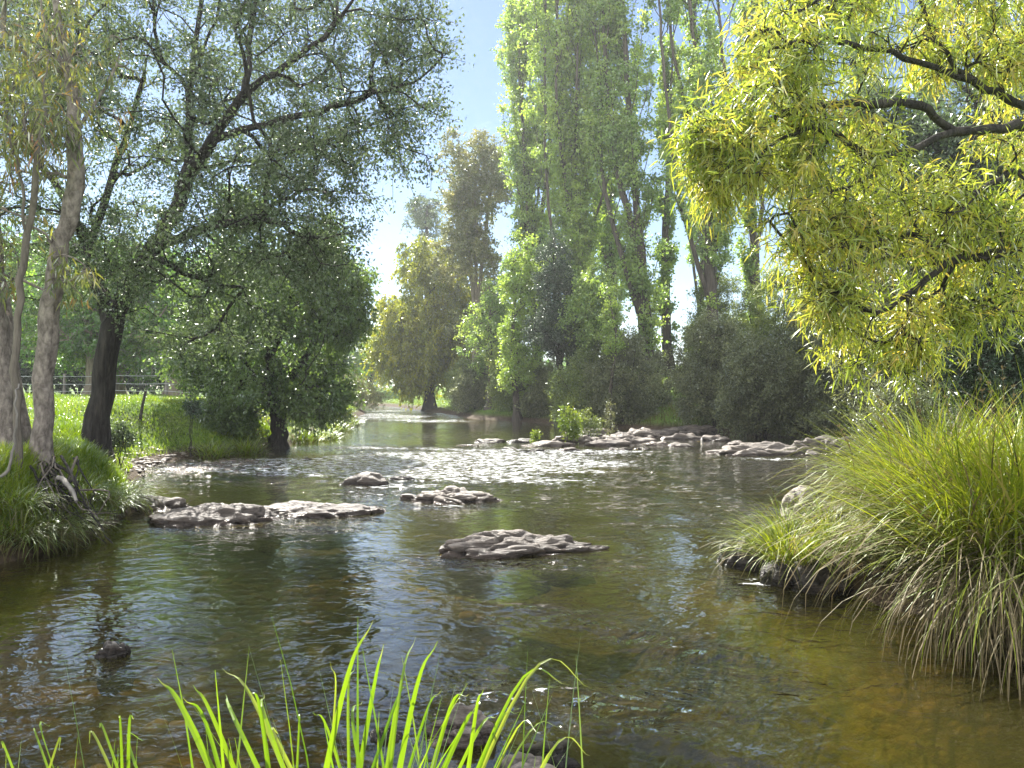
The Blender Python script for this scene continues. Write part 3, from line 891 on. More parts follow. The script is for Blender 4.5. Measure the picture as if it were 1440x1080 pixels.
geo_ = nd(nt_, 'NewGeometry'); nn_ = nd(nt_, 'TexNoise', i_Scale=1.7, i_Detail=6.0)
nt_.links.new(geo_.outputs['Position'], nn_.inputs['Vector'])
p_ = nd(nt_, 'BsdfPrincipled', i_Roughness=0.8)
ri_ = nd(nt_, 'MixRGB'); nt_.links.new(geo_.outputs['Random Per Island'], ri_.inputs['Fac'])
nt_.links.new(ramp(nt_, nn_.outputs['Fac'], [(0.35, (0.08, 0.06, 0.02)), (0.65, (0.20, 0.13, 0.05))]), ri_.inputs['Color1']); ri_.inputs['Color2'].default_value = (0.26, 0.19, 0.11, 1)
nt_.links.new(ri_.outputs[0], p_.inputs['Base Color']); nt_.links.new(p_.outputs[0], out_.inputs['Surface'])
tag(link('bed_stones', mesh_np('bed_stones', V, T, smooth=True), bm_), 'brown stones lying on the shallow river bed', 'stones', kind='stuff')

# ------------------------------------------------------------------ trees of the left bank


def gz(x, y):
    return float(height(np.array([x]), np.array([y]))[0])


def ground_pt(px, d):
    x = (px - CX) / F * d
    return np.array([x, d, gz(x, d)])


def Ws(l):
    return [W(*p) for p in l]


# the big dark tree leaning over the bank
b0 = ground_pt(132, 14.0)
tree('dark_tree', 'big spreading tree with black leaning trunk on the grassy left bank', 'tree', b0,
     [[b0] + Ws([(148, 530, 14), (163, 440, 14), (198, 372, 14), (235, 320, 14), (262, 250, 14), (265, 170, 14.2), (272, 80, 14.4), (288, -50, 14.6), (300, -200, 14.6)]),
      Ws([(262, 250, 14), (300, 195, 13.6), (345, 130, 13.2), (400, 92, 13), (470, 35, 12.6), (520, -40, 12.4)]),
      Ws([(300, 195, 13.6), (380, 172, 13.2), (465, 150, 12.8), (540, 125, 12.6), (590, 110, 12.5)]),
      Ws([(158, 460, 14), (135, 400, 14.2), (122, 350, 14.6), (105, 300, 15), (60, 240, 15.4), (20, 180, 15.8), (-40, 120, 16)]),
      Ws([(122, 350, 14.6), (150, 270, 15.4), (180, 180, 16), (205, 90, 16.4), (220, -20, 16.6)]),
      Ws([(220, 345, 14), (300, 318, 13.2), (370, 310, 12.6), (420, 330, 12.2), (450, 370, 12)]),
      Ws([(212, 355, 14), (255, 380, 13.4), (310, 402, 13), (350, 405, 12.8)]),
      Ws([(345, 130, 13.2), (350, 60, 13.8), (365, -30, 14), (380, -120, 14.2)])],
     [blob(300, 110, 210, 170, 14, 3.2, 1.2), blob(480, 90, 150, 150, 12.8, 2.4), blob(120, 160, 180, 190, 15.5, 2.6), blob(330, 290, 190, 120, 13, 2.4, 1.1), blob(90, 350, 140, 90, 15, 2.2, .9),
      blob(330, -120, 280, 150, 14, 3.2, .9), blob(560, 150, 60, 100, 12.5, 1.2), blob(440, 330, 80, 90, 12.4, 1.2), blob(560, 30, 60, 70, 12.5, 1.2), blob(230, 400, 130, 60, 14, 2, .8), blob(330, 430, 60, 70, 13, 1, .9), blob(430, 230, 110, 90, 12.8, 1.8, .7), blob(250, 470, 50, 40, 13.5, .8, .8), blob(20, 40, 150, 160, 15.5, 2.4, .8)],
     860, 0.20, M['oak_leaf'], M['bark_dark'], cr=0.55, twigs=6, per=26, LL=0.066, LW=0.038, rtip=0.004, droop=0.25, up=0.5, gap=-0.12, gs=0.75, flare=1.6)

# silver barked trees at the left edge
b0 = ground_pt(58, 10.2)
gumT = tree('silver_bark_tree', 'slender grey-barked tree with mottled curving trunk at the left bank edge', 'tree', b0,
            [[b0] + Ws([(62, 560, 10.2), (68, 450, 10.2), (82, 360, 10.2), (103, 280, 10.2), (104, 190, 10.2), (97, 110, 10.2), (82, 40, 10.2), (72, -60, 10.2), (60, -160, 10.2)]),
             Ws([(97, 110, 10.2), (60, 30, 10), (50, -60, 9.8)]), Ws([(82, 360, 10.2), (60, 330, 10), (20, 300, 9.8)]), Ws([(104, 190, 10.2), (150, 120, 10.4), (170, 60, 10.4)])],
            [blob(70, 170, 85, 90, 10, .7), blob(110, 60, 90, 70, 10.2, .8), blob(40, 40, 80, 90, 9.8, .8), blob(110, 200, 40, 40, 10, .3, 1.4), blob(70, -90, 130, 80, 10, 1.2), blob(40, 380, 60, 40, 9.9, .4), blob(100, 385, 50, 35, 10, .4), blob(20, 290, 50, 60, 9.8, .6)],
            90, 0.125, M['gum_leaf'], M['bark_grey'], cr=0.36, twigs=4, per=7, LL=0.12, LW=0.024, rtip=0.004, style='long', droop=0.5, up=0.2, flare=1.5, tdroop=0.5, jit=0.015, spread=0.05)
b0 = ground_pt(12, 10.6)
tree('silver_bark_tree', 'thick grey-barked trunk cut off by the left edge of the view', 'tree', b0,
     [[b0] + Ws([(6, 560, 10.6), (-4, 460, 10.6), (-22, 340, 10.6), (-40, 200, 10.6), (-60, 20, 10.6), (-70, -150, 10.6)]), Ws([(-22, 340, 10.6), (0, 280, 10.3), (20, 200, 10)])],
     [blob(-70, 100, 110, 160, 10.6, 1.2), blob(0, 430, 40, 50, 10.2, .4), blob(10, 230, 40, 60, 10, .4), blob(-40, -80, 120, 90, 10.5, 1.2)],
     60, 0.15, M['gum_leaf'], M['bark_grey'], cr=0.4, twigs=4, per=7, LL=0.12, LW=0.024, rtip=0.004, style='long', droop=0.5, up=0.2, flare=1.6, tdroop=0.5, jit=0.015, spread=0.05)
b0 = ground_pt(38, 10.9)
tree('silver_bark_tree', 'leaning grey trunk between the two silver-barked trunks at the left edge', 'tree', b0,
     [[b0] + Ws([(24, 560, 11.0), (8, 460, 11.2), (-6, 360, 11.4), (-20, 220, 11.6), (-30, 60, 11.8)])],
     [blob(-30, 120, 70, 120, 11.6, .8), blob(0, 330, 40, 40, 11.3, .3)], 40, 0.10, M['gum_leaf'], M['bark_grey'], cr=0.38, twigs=4, per=7, LL=0.15, LW=0.024, rtip=0.004, style='long', droop=0.5, flare=1.9, tdroop=0.5, jit=0.015, spread=0.05)
b0 = ground_pt(26, 9.6)
tree('sapling', 'thin pale sapling stem in front of the grey trunks at the left edge', 'sapling', b0,
     [[b0] + Ws([(22, 520, 9.6), (26, 420, 9.6), (38, 330, 9.6), (52, 230, 9.5), (60, 140, 9.5), (75, 60, 9.5)]), Ws([(38, 330, 9.6), (30, 260, 9.5), (12, 190, 9.4)])],
     [blob(60, 150, 60, 70, 9.5, .4), blob(20, 200, 40, 60, 9.4, .3)], 34, 0.045, M['gum_leaf'], M['twig_grey'], cr=0.32, twigs=3, per=7, LL=0.14, LW=0.022, rtip=0.003, style='long', droop=0.5, flare=1.2, tdroop=0.5, spread=0.05)

# the leafy tree standing in the river edge further upstream
b0 = ground_pt(392, 24.3)
tree('riverside_tree', 'leafy green tree with short dark trunk at the left water edge upstream', 'tree', b0,
     [[b0] + Ws([(392, 600, 24.3), (388, 560, 24.3), (380, 500, 24.3), (372, 430, 24.3), (380, 360, 24.2), (395, 300, 24.2)]),
      Ws([(388, 560, 24.3), (430, 500, 24), (460, 430, 24), (480, 370, 24)]), Ws([(388, 560, 24.3), (340, 510, 24.6), (300, 450, 25), (280, 400, 25)]), Ws([(380, 500, 24.3), (420, 420, 23.6), (440, 350, 23.4)])],
     [blob(390, 430, 100, 110, 24.3, 3, 1.2), blob(455, 440, 55, 95, 24, 2), blob(320, 480, 70, 80, 24.8, 2.2), blob(400, 540, 80, 45, 24.0, 2), blob(430, 350, 60, 60, 24, 2, .8), blob(340, 550, 40, 40, 24.3, 1.4), blob(490, 400, 26, 40, 24, 1), blob(485, 470, 26, 30, 24, 1), blob(300, 420, 50, 50, 25, 1.6), blob(350, 310, 60, 40, 24, 1.4), blob(270, 480, 36, 50, 24.5, 1.2), blob(505, 430, 18, 34, 24, .8), blob(455, 345, 30, 40, 24, 1), blob(330, 575, 40, 30, 24, 1.2), blob(430, 570, 40, 30, 24, 1), blob(460, 530, 35, 50, 24.2, 1.2)],
     640, 0.25, M['elm_leaf'], M['bark_dark'], cr=0.6, twigs=6, per=19, LL=0.12, LW=0.075, rtip=0.006, droop=0.35, up=0.3, gap=-0.06, gs=0.7, flare=1.5, tdroop=0.35, shell=1.8)

# paddock trees behind the fence
BT = 'broad trees behind the paddock fence'
specs = [(-60, 46, 40, 300, 430, 110, 'leafy paddock tree at the far left edge behind the grey trunks', 1),
         (60, 44, 10, 340, 440, 95, 'leafy paddock tree seen between the grey trunks', 0),
         (133, 38, 133, 345, 440, 95, 'paddock tree with pale brown trunk just left of the black trunk', 2),
         (163, 40, 165, 380, 450, 80, 'paddock tree whose flared grey trunk shows just right of the black trunk', 1),
         (247, 37, 247, 330, 440, 105, 'paddock tree with pale trunk standing in the fence line', 2),
         (340, 48, 340, 330, 430, 110, 'paddock tree behind the riverside tree', 0)]
for i, (px, d, tx, top, mid, rx, lab, kind) in enumerate(specs):
    b0 = ground_pt(px, d)
    tree('paddock_tree', lab, 'tree', b0,
         [[b0] + Ws([(px, 520, d), (tx, 460, d), (tx + 4, 400, d), (tx, 340, d)]), Ws([(tx, 460, d), (tx - rx * .5, 420, d), (tx - rx * .7, 390, d - 1)]), Ws([(tx, 450, d), (tx + rx * .5, 410, d), (tx + rx * .8, 390, d + 1)])],
         [blob(tx, mid - 20, rx, 85, d, 3.6), blob(tx - rx * .6, mid + 35, rx * .5, 45, d - 1, 2.2), blob(tx + rx * .6, mid + 35, rx * .5, 45, d, 2.2)],
         170, 0.36, M['back_leaf'], M['bark_pale'] if kind else M['bark_dark'], cr=0.9, twigs=6, per=17, LL=0.20, LW=0.12, rtip=0.012, droop=0.2, group=BT, gap=-0.15, gs=0.4, trunk_sides=10, rough=0.06)
# dark hedge row beyond the fence
HG = 'dark bushes behind the paddock fence'
HL = ['dark rounded bush behind the fence at the far left', 'dark bush behind the fence between the grey trunks and the black trunk', 'dark bush behind the fence right of the black trunk',
      'dark bush behind the fence left of the fence-line trunk', 'dark bush behind the fence right of the fence-line trunk', 'dark bush at the right end of the paddock hedge', 'dark bush beyond the riverside tree trunk']


def bush(name, label, cat, px, d, rx, py0, py1, leaf, n=90, per=14, twigs=6, cr=None, LL=0.09, LW=0.03, group=None, style='kite', stems=3, R0=0.06, bark='bark_dark', rd=None, gap=-0.2, droop=0.1, up=0.2, gs=0.9, spread=0.07):
    b = ground_pt(px, d)
    cy = (py0 + py1) / 2; ry = (py1 - py0) / 2
    w = rx * d / F
    rd = rd or w * 0.8
    cr = cr or max(0.25, w * 0.35)
    limbs = []
    top = W(px, py0 + ry * 0.5, d)
    limbs.append([b, b * 0.6 + top * 0.4 + rng.normal(size=3) * w * 0.1, top])
    for k in range(stems):
        a = rng.uniform(0, 6.28)
        e = W(px, cy - ry * 0.2, d) + np.array([math.cos(a) * w * 0.6, math.sin(a) * rd * 0.6, rng.uniform(-.2, .4) * ry * d / F])
        limbs.append([b + np.array([0, 0, 0.02]), b * 0.55 + e * 0.45 + np.array([0, 0, -0.1]), e])
    return tree(name, label, cat, b, limbs, [blob(px, cy, rx, ry, d, rd), blob(px - rx * .4, cy + ry * .3, rx * .6, ry * .65, d - rd * .3, rd * .6), blob(px + rx * .45, cy + ry * .2, rx * .55, ry * .7, d, rd * .6),
                                               blob(px + rng.uniform(-.3, .3) * rx, py0 + ry * .35, rx * .45, ry * .4, d, rd * .5)],
                n, R0, M[leaf], M[bark], cr=cr, twigs=twigs, per=per, LL=LL, LW=LW, rtip=max(0.003, R0 * 0.06), droop=droop, up=up, group=group, gap=gap, gs=gs, style=style, flare=1.3, trunk_sides=7, rough=0.05, spread=spread, zmin=b[2] + 0.1)


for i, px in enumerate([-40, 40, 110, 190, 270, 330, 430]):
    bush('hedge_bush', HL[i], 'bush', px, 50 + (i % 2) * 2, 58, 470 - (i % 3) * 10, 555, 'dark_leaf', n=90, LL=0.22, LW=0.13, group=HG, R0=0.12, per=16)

# ------------------------------------------------------------------ fence and stake
fy = 36.0
b0 = ground_pt(170, fy)
Fc = thing('wire_fence', 'three-strand wire fence with wooden posts across the far paddock', 'fence', b0)
xs = np.linspace(-27.5, -13.4, 6)
yy = np.linspace(37.5, 34.0, 6)
for x, y in zip(xs, yy):
    z = gz(x, y)
    V, Qd = tube([(x, y, z - 0.2), (x + 0.01, y, z + 0.6), (x + .02, y, z + 1.12), (x + .02, y, z + 1.14)], [0.07, 0.065, 0.06, 0.0], 8, 0.1)
    part('post', V, Qd, M['wood_grey'], Fc, smooth=True)
for hgt in (0.28, 0.62, 1.0):
    pts = [(x, y, gz(x, y) + hgt + (0.0 if k % 2 == 0 else -0.02)) for k, (x, y) in enumerate(zip(np.linspace(-27.5, -13.4, 11), np.linspace(37.5, 34, 11)))]
    pts = np.array(pts); pts[:, 1] -= 0.075
    V, Qd = tube(pts, 0.014, 5)
    part('wire', V, Qd, M['wire'], Fc, smooth=True)
b0 = ground_pt(196, 21.3)
tp = W(205, 550, 21.3)
V, Qd = tube([b0 - [0, 0, .2], b0 * .5 + tp * .5, tp, tp + [0, 0, .01]], [.045, .04, .04, 0.0], 6)
solo('stake', V, Qd, M['wood'], b0, 'short black stake leaning in the sunlit grass beside the black trunk', 'stake', smooth=True)

# exposed roots and fallen twigs of the eroded bank
b0 = G(110, 735, 0.25)
T = thing('root_mass', 'tangle of bare brown roots on the eroded bank under the grey trunks', 'roots', b0)
for k in range(34):
    p = W(rng.uniform(35, 120), rng.uniform(640, 705), rng.uniform(9.6, 10.3))
    q = W(rng.uniform(60, 185), rng.uniform(700, 765), rng.uniform(9.2, 9.7))
    m1 = p * .66 + q * .34 + rng.normal(size=3) * .12 + [0, -.12, .05]; m2 = p * .33 + q * .67 + rng.normal(size=3) * .12 + [0, -.15, 0]
    r = rng.uniform(.006, .022)
    V, Qd = tube(spline([p, m1, m2, q], 4, .012), np.linspace(r, r * .35, 13), 6, 0.15)
    part('root', V, Qd, M['bark_dark'] if k % 3 else M['twig_grey'], T, smooth=True)
b0 = W(10, 655, 9.0)
V, Qd = tube(spline(Ws([(2, 670, 9), (14, 655, 9), (20, 615, 9), (24, 590, 9), (22, 560, 9), (27, 540, 9.2)]), 4, .01), np.linspace(.022, .01, 21), 6, .1)
solo('dead_branch', V, Qd, M['wood_grey'], b0, 'pale bent dead branch propped against the grey trunks', 'branch', smooth=True)
b0 = W(108, 690, 9.1)
V, Qd = tube(spline(Ws([(82, 672, 9.5), (96, 682, 9.3), (108, 705, 9.1)]), 4, .01), np.linspace(.035, .02, 9), 7, .1)
solo('dead_branch', V, Qd, M['wood_grey'], b0, 'short pale broken limb lying on the root-tangled bank', 'branch', smooth=True)

# ------------------------------------------------------------------ far trees of the river bend


def wtree(name, label, cat, px, d, blobs, n, leaf, bark, R0, cr, LL, LW, group=None, trunk_top=None, **kw):
    b = ground_pt(px, d)
    tt = trunk_top or (blobs[0][0], blobs[0][1] - blobs[0][3] * .4)
    top = W(tt[0], tt[1], d)
    limbs = [[b, b * .66 + top * .34 + rng.normal(size=3) * .15, b * .33 + top * .67 + rng.normal(size=3) * .2, top]]
    for q in blobs[1:4]:
        c = W(q[0], q[1], d)
        s = b * .6 + top * .4
        limbs.append([s, s * .5 + c * .5 + np.array([0, 0, .3]), c])
    return tree(name, label, cat, b, limbs, [blob(q[0], q[1], q[2], q[3], d, q[4], 1) for q in blobs], n, R0, M[leaf], M[bark], cr=cr, LL=LL, LW=LW, rtip=kw.pop('rtip', 0.006), group=group, trunk_sides=8, rough=0.05, **kw)


wtree('weeping_willow', 'golden-green weeping willow beside the far bend of the river', 'tree', 605, 64, [(612, 430, 70, 85, 4.5), (560, 455, 42, 60, 3.2), (660, 465, 55, 75, 3.5), (600, 365, 42, 34, 3), (555, 495, 32, 36, 3), (612, 500, 64, 36, 4), (575, 515, 36, 32, 3)],
      560, 'far_willow', 'bark_dark', 0.4, 1.3, 0.30, 0.14, twigs=6, per=22, droop=0.45, tdroop=1.2, gap=-0.25, gs=0.3)
wtree('far_tree', 'yellow-green tree at the end of the river corridor', 'tree', 520, 98, [(522, 505, 26, 46, 4), (545, 480, 20, 40, 4), (500, 520, 26, 36, 4)], 150, 'far_willow', 'bark_dark', 0.4, 1.5, 0.32, 0.16, twigs=6, per=16, tdroop=.4, gap=-.3, gs=.25)
wtree('far_tree', 'dark green tree behind the left end of the river corridor', 'tree', 478, 84, [(470, 480, 40, 70, 5), (500, 520, 22, 40, 4), (430, 470, 50, 80, 5)], 190, 'back_leaf', 'bark_dark', 0.4, 1.5, 0.3, 0.18, twigs=6, per=16, gap=-.3, gs=.25)
wtree('far_tree', 'tall dark tree peeking out left of the grey-brown poplar', 'tree', 600, 88, [(598, 320, 26, 55, 3), (582, 345, 14, 30, 2), (600, 290, 16, 24, 2), (610, 400, 30, 60, 3)], 110, 'oak_leaf', 'bark_dark', 0.4, 1.2, 0.28, 0.15, twigs=6, per=14, gap=-.1, gs=.3)
wtree('grey_poplar', 'grey-brown thinning tree with pale bare branches beyond the willow', 'tree', 668, 58, [(672, 320, 40, 110, 3), (650, 270, 34, 95, 2.6), (692, 250, 30, 80, 2.6), (668, 210, 30, 45, 2.4), (690, 400, 40, 75, 3), (640, 340, 34, 70, 2.5), (665, 430, 44, 60, 3)],
      380, 'brown_leaf', 'bark_pale', 0.3, 0.95, 0.2, 0.13, twigs=6, per=18, gap=-.12, gs=.35, up=0.8)
wtree('young_tree', 'mid-green rounded tree between the willow and the bright poplar', 'tree', 690, 50, [(690, 450, 36, 60, 3), (670, 490, 30, 40, 2.4), (705, 500, 30, 45, 2.6)], 150, 'poplar_leaf', 'bark_pop', 0.25, 0.8, 0.16, 0.1, twigs=6, per=17, gap=-.25, gs=.4)
wtree('young_poplar', 'bright yellow-green young poplar in front of the tall ones', 'tree', 728, 44, [(728, 420, 20, 75, 1.4), (722, 470, 22, 50, 1.4), (728, 520, 24, 40, 1.4), (738, 360, 16, 50, 1.2), (715, 390, 12, 40, 1)], 170, 'poplar_pale', 'bark_pop', 0.2, 0.6, 0.13, 0.1, twigs=6, per=18, gap=-.2, gs=.6)
wtree('dark_conifer', 'dense blue-green dark evergreen in front of the tall poplars', 'tree', 788, 40, [(786, 430, 36, 65, 1.9), (778, 375, 22, 50, 1.4), (800, 470, 42, 35, 2.0), (770, 465, 30, 35, 1.6)], 240, 'dark_leaf', 'bark_dark', 0.2, 0.55, 0.12, 0.05, twigs=7, per=22, gap=-.4, gs=.6)
wtree('young_tree', 'mid-green tree growing at the foot of the tall poplars right of the evergreen', 'tree', 835, 39, [(835, 425, 34, 55, 1.8), (850, 480, 36, 40, 2), (815, 455, 26, 40, 1.6)], 170, 'poplar_leaf', 'bark_pop', 0.18, 0.6, 0.13, 0.09, twigs=6, per=18, gap=-.25, gs=.5)
wtree('young_poplar', 'small pale sapling poplar at the foot of the thick dark poplar trunk', 'tree', 860, 36, [(858, 440, 12, 50, .7), (862, 480, 16, 30, .8)], 50, 'poplar_pale', 'bark_pop', 0.08, 0.4, 0.11, 0.08, twigs=5, per=14, gap=-.3)

# ------------------------------------------------------------------ tall poplars


def poplar(name, label, base, Ht, prof, nb, leaf, per=20, trunk_r=0.32, lean=(0, 0), bare=0.06, dens=1.0, LL=0.17, LW=0.14, group=None, forks=0, gap=-0.3):
    """column poplar: trunk, steep branches, leaves in tufts; prof(t) radius of the column at relative height t"""
    base = np.array(base, float)
    S = Skel()
    lim = []
    tr = [base + np.array([lean[0] * t + 0.25 * math.sin(t * 5 + base[0]), lean[1] * t, Ht * t]) for t in np.linspace(0, 0.97, 9)]
    S.limb(tr, jit=0.03); lim.append(tr)
    for k in range(forks):
        t0 = rng.uniform(0.12, 0.4)
        a = rng.uniform(0, 6.28)
        p0 = base + np.array([lean[0] * t0, lean[1] * t0, Ht * t0])
        e = rng.uniform(0.75, 0.95)
        r = prof(0.5) * rng.uniform(0.5, 0.95)
        fk = [p0] + [base + np.array([lean[0] * t + math.cos(a) * r * min(1, (t - t0) * 4), lean[1] * t + math.sin(a) * r * min(1, (t - t0) * 4), Ht * t]) for t in np.linspace(t0 + .06, e, 6)]
        S.limb(fk, jit=0.03); lim.append(fk)
    nm = S.n
    tuf = []
    for k in range(nb):
        t0 = bare + (0.93 - bare) * (k + rng.uniform()) / nb
        j = rng.choice(np.where(np.abs(S.p[:nm, 2] - base[2] - Ht * t0) < Ht * 0.06)[0])
        a = rng.uniform(0, 6.28)
        R = prof(t0) * rng.uniform(0.55, 1.1)
        p0 = S.p[j].copy(); up = R * rng.uniform(1.6, 3.2)
        R *= 0.62 if forks else 1.0
        e = np.array([p0[0] + math.cos(a) * R, p0[1] + math.sin(a) * R, p0[2] + up])
        if e[2] > base[2] + Ht * 1.02: e[2] = base[2] + Ht * 1.02
        ctl = np.array([p0[0] * .35 + e[0] * .65, p0[1] * .35 + e[1] * .65, p0[2] + up * 0.3])
        par = j
        for s in np.linspace(0.2, 1, 5):
            q = (1 - s) ** 2 * p0 + 2 * s * (1 - s) * ctl + s * s * e + rng.normal(size=3) * 0.05
            par = S.add(q, par)
            if s > 0.3 and noise1(q, 0.5, base[0]) > gap: tuf.append((par, q))
    C = np.array([q for _, q in tuf]); ti = np.array([p for p, _ in tuf]); nt = len(C)
    tw = 6
    cc = np.repeat(C, tw, 0)
    dirs = norm(rand_dirs(nt * tw) * 0.9 + np.array([0, 0, 0.45])); ln = rng.uniform(.35, .95, nt * tw) * prof(.4) * 0.5
    end = cc + dirs * ln[:, None]
    for p, e in zip(np.repeat(ti, tw), end): S.add(e, p)
    rad = S.radii(trunk_r, 0.005)
    per = int(per * dens)
    u = rng.uniform(0, 1.1, (nt * tw, per))
    lp = (cc[:, None] * (1 - u)[..., None] + end[:, None] * u[..., None]).reshape(-1, 3) + rng.normal(size=(nt * tw * per, 3)) * 0.11
    ld = norm(rand_dirs(len(lp)) + np.array([0, 0, -0.5]))
    rn = np.clip(np.repeat(np.clip(rng.normal(.42, .28, nt), 0, 1), tw * per) * .75 + rng.uniform(0, .5, len(lp)), 0, 1)
    s = rng.uniform(.7, 1.2, len(lp))
    V, Qd, rr = leaves(lp, ld, LL * s, LW * s, rn)
    T = thing(name, label, 'tree', base, group)
    pcs = []; st = 0; done = np.zeros(S.n, bool)
    for l in lim:
        c_ = 4 * (len(l) - 1) + (1 if st == 0 else 0)
        ids = list(range(st, st + c_)); ids2 = ids if st == 0 else [S.par[st]] + ids
        r = rad[ids2].copy()
        if st == 0:
            h = S.p[ids2][:, 2] - base[2]; r = r * (1 + .7 * np.exp(-h / .8))
        else: r[0] = min(r[0], r[1] * 1.2)
        pcs.append(tube(S.p[ids2], r, 9, 0.1, base[0])); done[ids] = True; st += c_
    VV, QQ, _ = cat_mesh(pcs); part('trunk', VV, QQ, M['bark_pop'], T, smooth=True)
    rest = np.where(~done)[0]
    VV, QQ = S.segs(rad, rest, 4); part('branches', VV, QQ, M['bark_pop'], T, smooth=True)
    part('crown', V, Qd, M[leaf], T, rnd=rr)
    return T


PG = 'tall poplars on the right bank'


def pprof(R):
    return lambda t: R * (0.62 + 0.38 * math.sin(min(1, t * 1.5) * math.pi / 2)) * (1 - max(0, (t - .55) / .45) ** 1.6 * .85)


def pb(px, d): return ground_pt(px, d)


poplar('tall_poplar', 'leftmost tall poplar, dense light-green column with feathery left edge', pb(750, 50), 30, pprof(2.3), 150, 'poplar_leaf', per=24, group=PG, forks=6, gap=-.25)
poplar('tall_poplar', 'densest palest tall poplar, broad sunlit column in the middle', pb(808, 46), 30, pprof(2.9), 200, 'poplar_pale', per=26, group=PG, forks=7, gap=-.35)
poplar('tall_poplar', 'grey-green tall poplar tucked behind the palest one', pb(858, 53), 27, pprof(1.7), 90, 'poplar_leaf', per=22, group=PG, forks=2, gap=-.12)
poplar('tall_poplar', 'tall thin-leaved poplar with the thickest dark bare trunk', pb(905, 42), 30, pprof(2.2), 120, 'poplar_leaf', per=20, group=PG, trunk_r=.42, lean=(-1.2, 0), forks=2, gap=-.12, bare=.05)
poplar('tall_poplar', 'very slender poplar with straight thin trunk against the sky gap', pb(942, 46), 27, pprof(1.2), 46, 'poplar_leaf', per=18, group=PG, trunk_r=.3, forks=1, gap=-.15)
poplar('tall_poplar', 'forked poplar with dark leaning trunk right of the sky gap', pb(1014, 40), 29, pprof(1.9), 100, 'poplar_leaf', per=20, group=PG, trunk_r=.38, lean=(-2.6, 0), forks=4, gap=-.12, bare=.06)
pA = poplar('tall_poplar', 'airy poplar of many upright stems partly behind the yellow-leaved branches', pb(1062, 45), 28, pprof(1.6), 80, 'poplar_leaf', per=20, group=PG, trunk_r=.35, forks=4, gap=-.15)
copy_tree(pA, pb(1128, 47), 1.9, 1.0, 'airy poplar farther right, mostly hidden behind the yellow-leaved branches', PG)
copy_tree(pA, pb(1205, 44), 3.6, 0.95, 'poplar behind the dark gap between the yellow-leaved branches', PG)
copy_tree(pA, pb(1300, 48), 5.0, 1.05, 'poplar behind the thickest yellow-leaved branch', PG)
copy_tree(pA, pb(1400, 46), 0.8, 1.0, 'poplar farthest right, behind the yellow-leaved tree', PG)
copy_tree(pA, pb(985, 60), 2.7, 0.95, 'faint poplar farther back between the slender poplar and the forked one', PG)

# ------------------------------------------------------------------ shrubs along the right bank
SG = 'grey-green shrubs lining the right bank'
shr = [(668, 52, 32, 515, 590, 'shrub_leaf', 'grey-brown shrub at the far left end of the right-bank shrub line'),
       (655, 57, 24, 508, 555, 'shrub_green', 'yellow-green bush behind the left end of the shrub line'),
       (722, 47, 38, 488, 588, 'shrub_green', 'rounded green shrub at the water edge below the bright young poplar'),
       (768, 44, 34, 505, 594, 'shrub_leaf', 'grey shrub right of the rounded green one'),
       (822, 38, 46, 495, 605, 'shrub_green', 'large pale green shrub behind the left end of the rock shelf'),
       (878, 37, 48, 462, 602, 'shrub_leaf', 'large grey-green shrub below the thick-trunked poplar'),
       (925, 39, 26, 500, 590, 'shrub_leaf', 'thin twiggy shrub in the gap where bright grass shows through'),
       (1005, 33, 52, 445, 605, 'shrub_leaf', 'grey-green shrub just right of the bright grass gap'),
       (1072, 30, 60, 470, 612, 'shrub_leaf', 'tall grey-green shrub with dark stems behind the right rocks'),
       (1135, 29, 62, 425, 615, 'shrub_leaf', 'tall grey shrub left of the hanging yellow leaves'),
       (1200, 27, 60, 420, 612, 'shrub_leaf', 'dark grey shrub below the hanging yellow leaves'),
       (982, 46, 26, 450, 560, 'shrub_green', 'green bush at the back of the grass gap'),
       (1010, 43, 44, 385, 560, 'shrub_green', 'tall green bush behind the shrub right of the grass gap'),
       (1085, 41, 50, 370, 560, 'shrub_green', 'tall green bush behind the tall grey-green shrub with dark stems'),
       (1160, 38, 50, 380, 560, 'shrub_leaf', 'tall bush behind the shrub left of the hanging yellow leaves')]
for (px, d, rx, y0, y1, lf, lab) in shr:
    bush('bank_shrub', lab, 'shrub', px, d, rx, y0, y1, lf, n=50 if px == 925 else 200, per=22, LL=0.15, LW=0.055, group=SG, R0=.07, gap=-.02, gs=1.3, stems=5, spread=.1)
bush('leafy_weed', 'small bright leafy weed growing on the left end of the rock shelf', 'plant', 800, 26.5, 14, 575, 622, 'weed_leaf', n=24, per=10, LL=0.1, LW=0.05, R0=.012, cr=.22, stems=3)
bush('leafy_weed', 'pale green bushy weed beside the bright one on the rock shelf', 'plant', 828, 28.5, 16, 574, 612, 'shrub_green', n=26, per=12, LL=0.09, LW=0.03, R0=.012, cr=.25, stems=3)
bush('leafy_weed', 'tiny leafy weed on the low rocks left of the bright weed', 'plant', 757, 26.5, 7, 608, 622, 'weed_leaf', n=8, per=8, LL=0.08, LW=0.04, R0=.008, cr=.12, stems=2)
bush('dead_shrub', 'reddish-brown dry stalk on the shelf behind the leafy weeds', 'plant', 857, 28.5, 6, 562, 614, 'brown_leaf', n=14, per=8, LL=0.06, LW=0.03, R0=.012, cr=.14, stems=2)
bush('dark_shrub', 'dark shrub tree under the yellow-leaved branches at the right', 'tree', 1290, 16, 110, 330, 590, 'shrub_leaf', n=260, per=24, LL=0.09, LW=0.03, R0=.12, gap=-.25, stems=6, cr=.55, rd=1.6)
bush('dark_shrub', 'darkest shrub tree at the right edge behind the big tussock', 'tree', 1430, 13.5, 110, 340, 590, 'dark_leaf', n=230, per=24, LL=0.09, LW=0.035, R0=.12, gap=-.25, stems=6, cr=.5, rd=1.4)
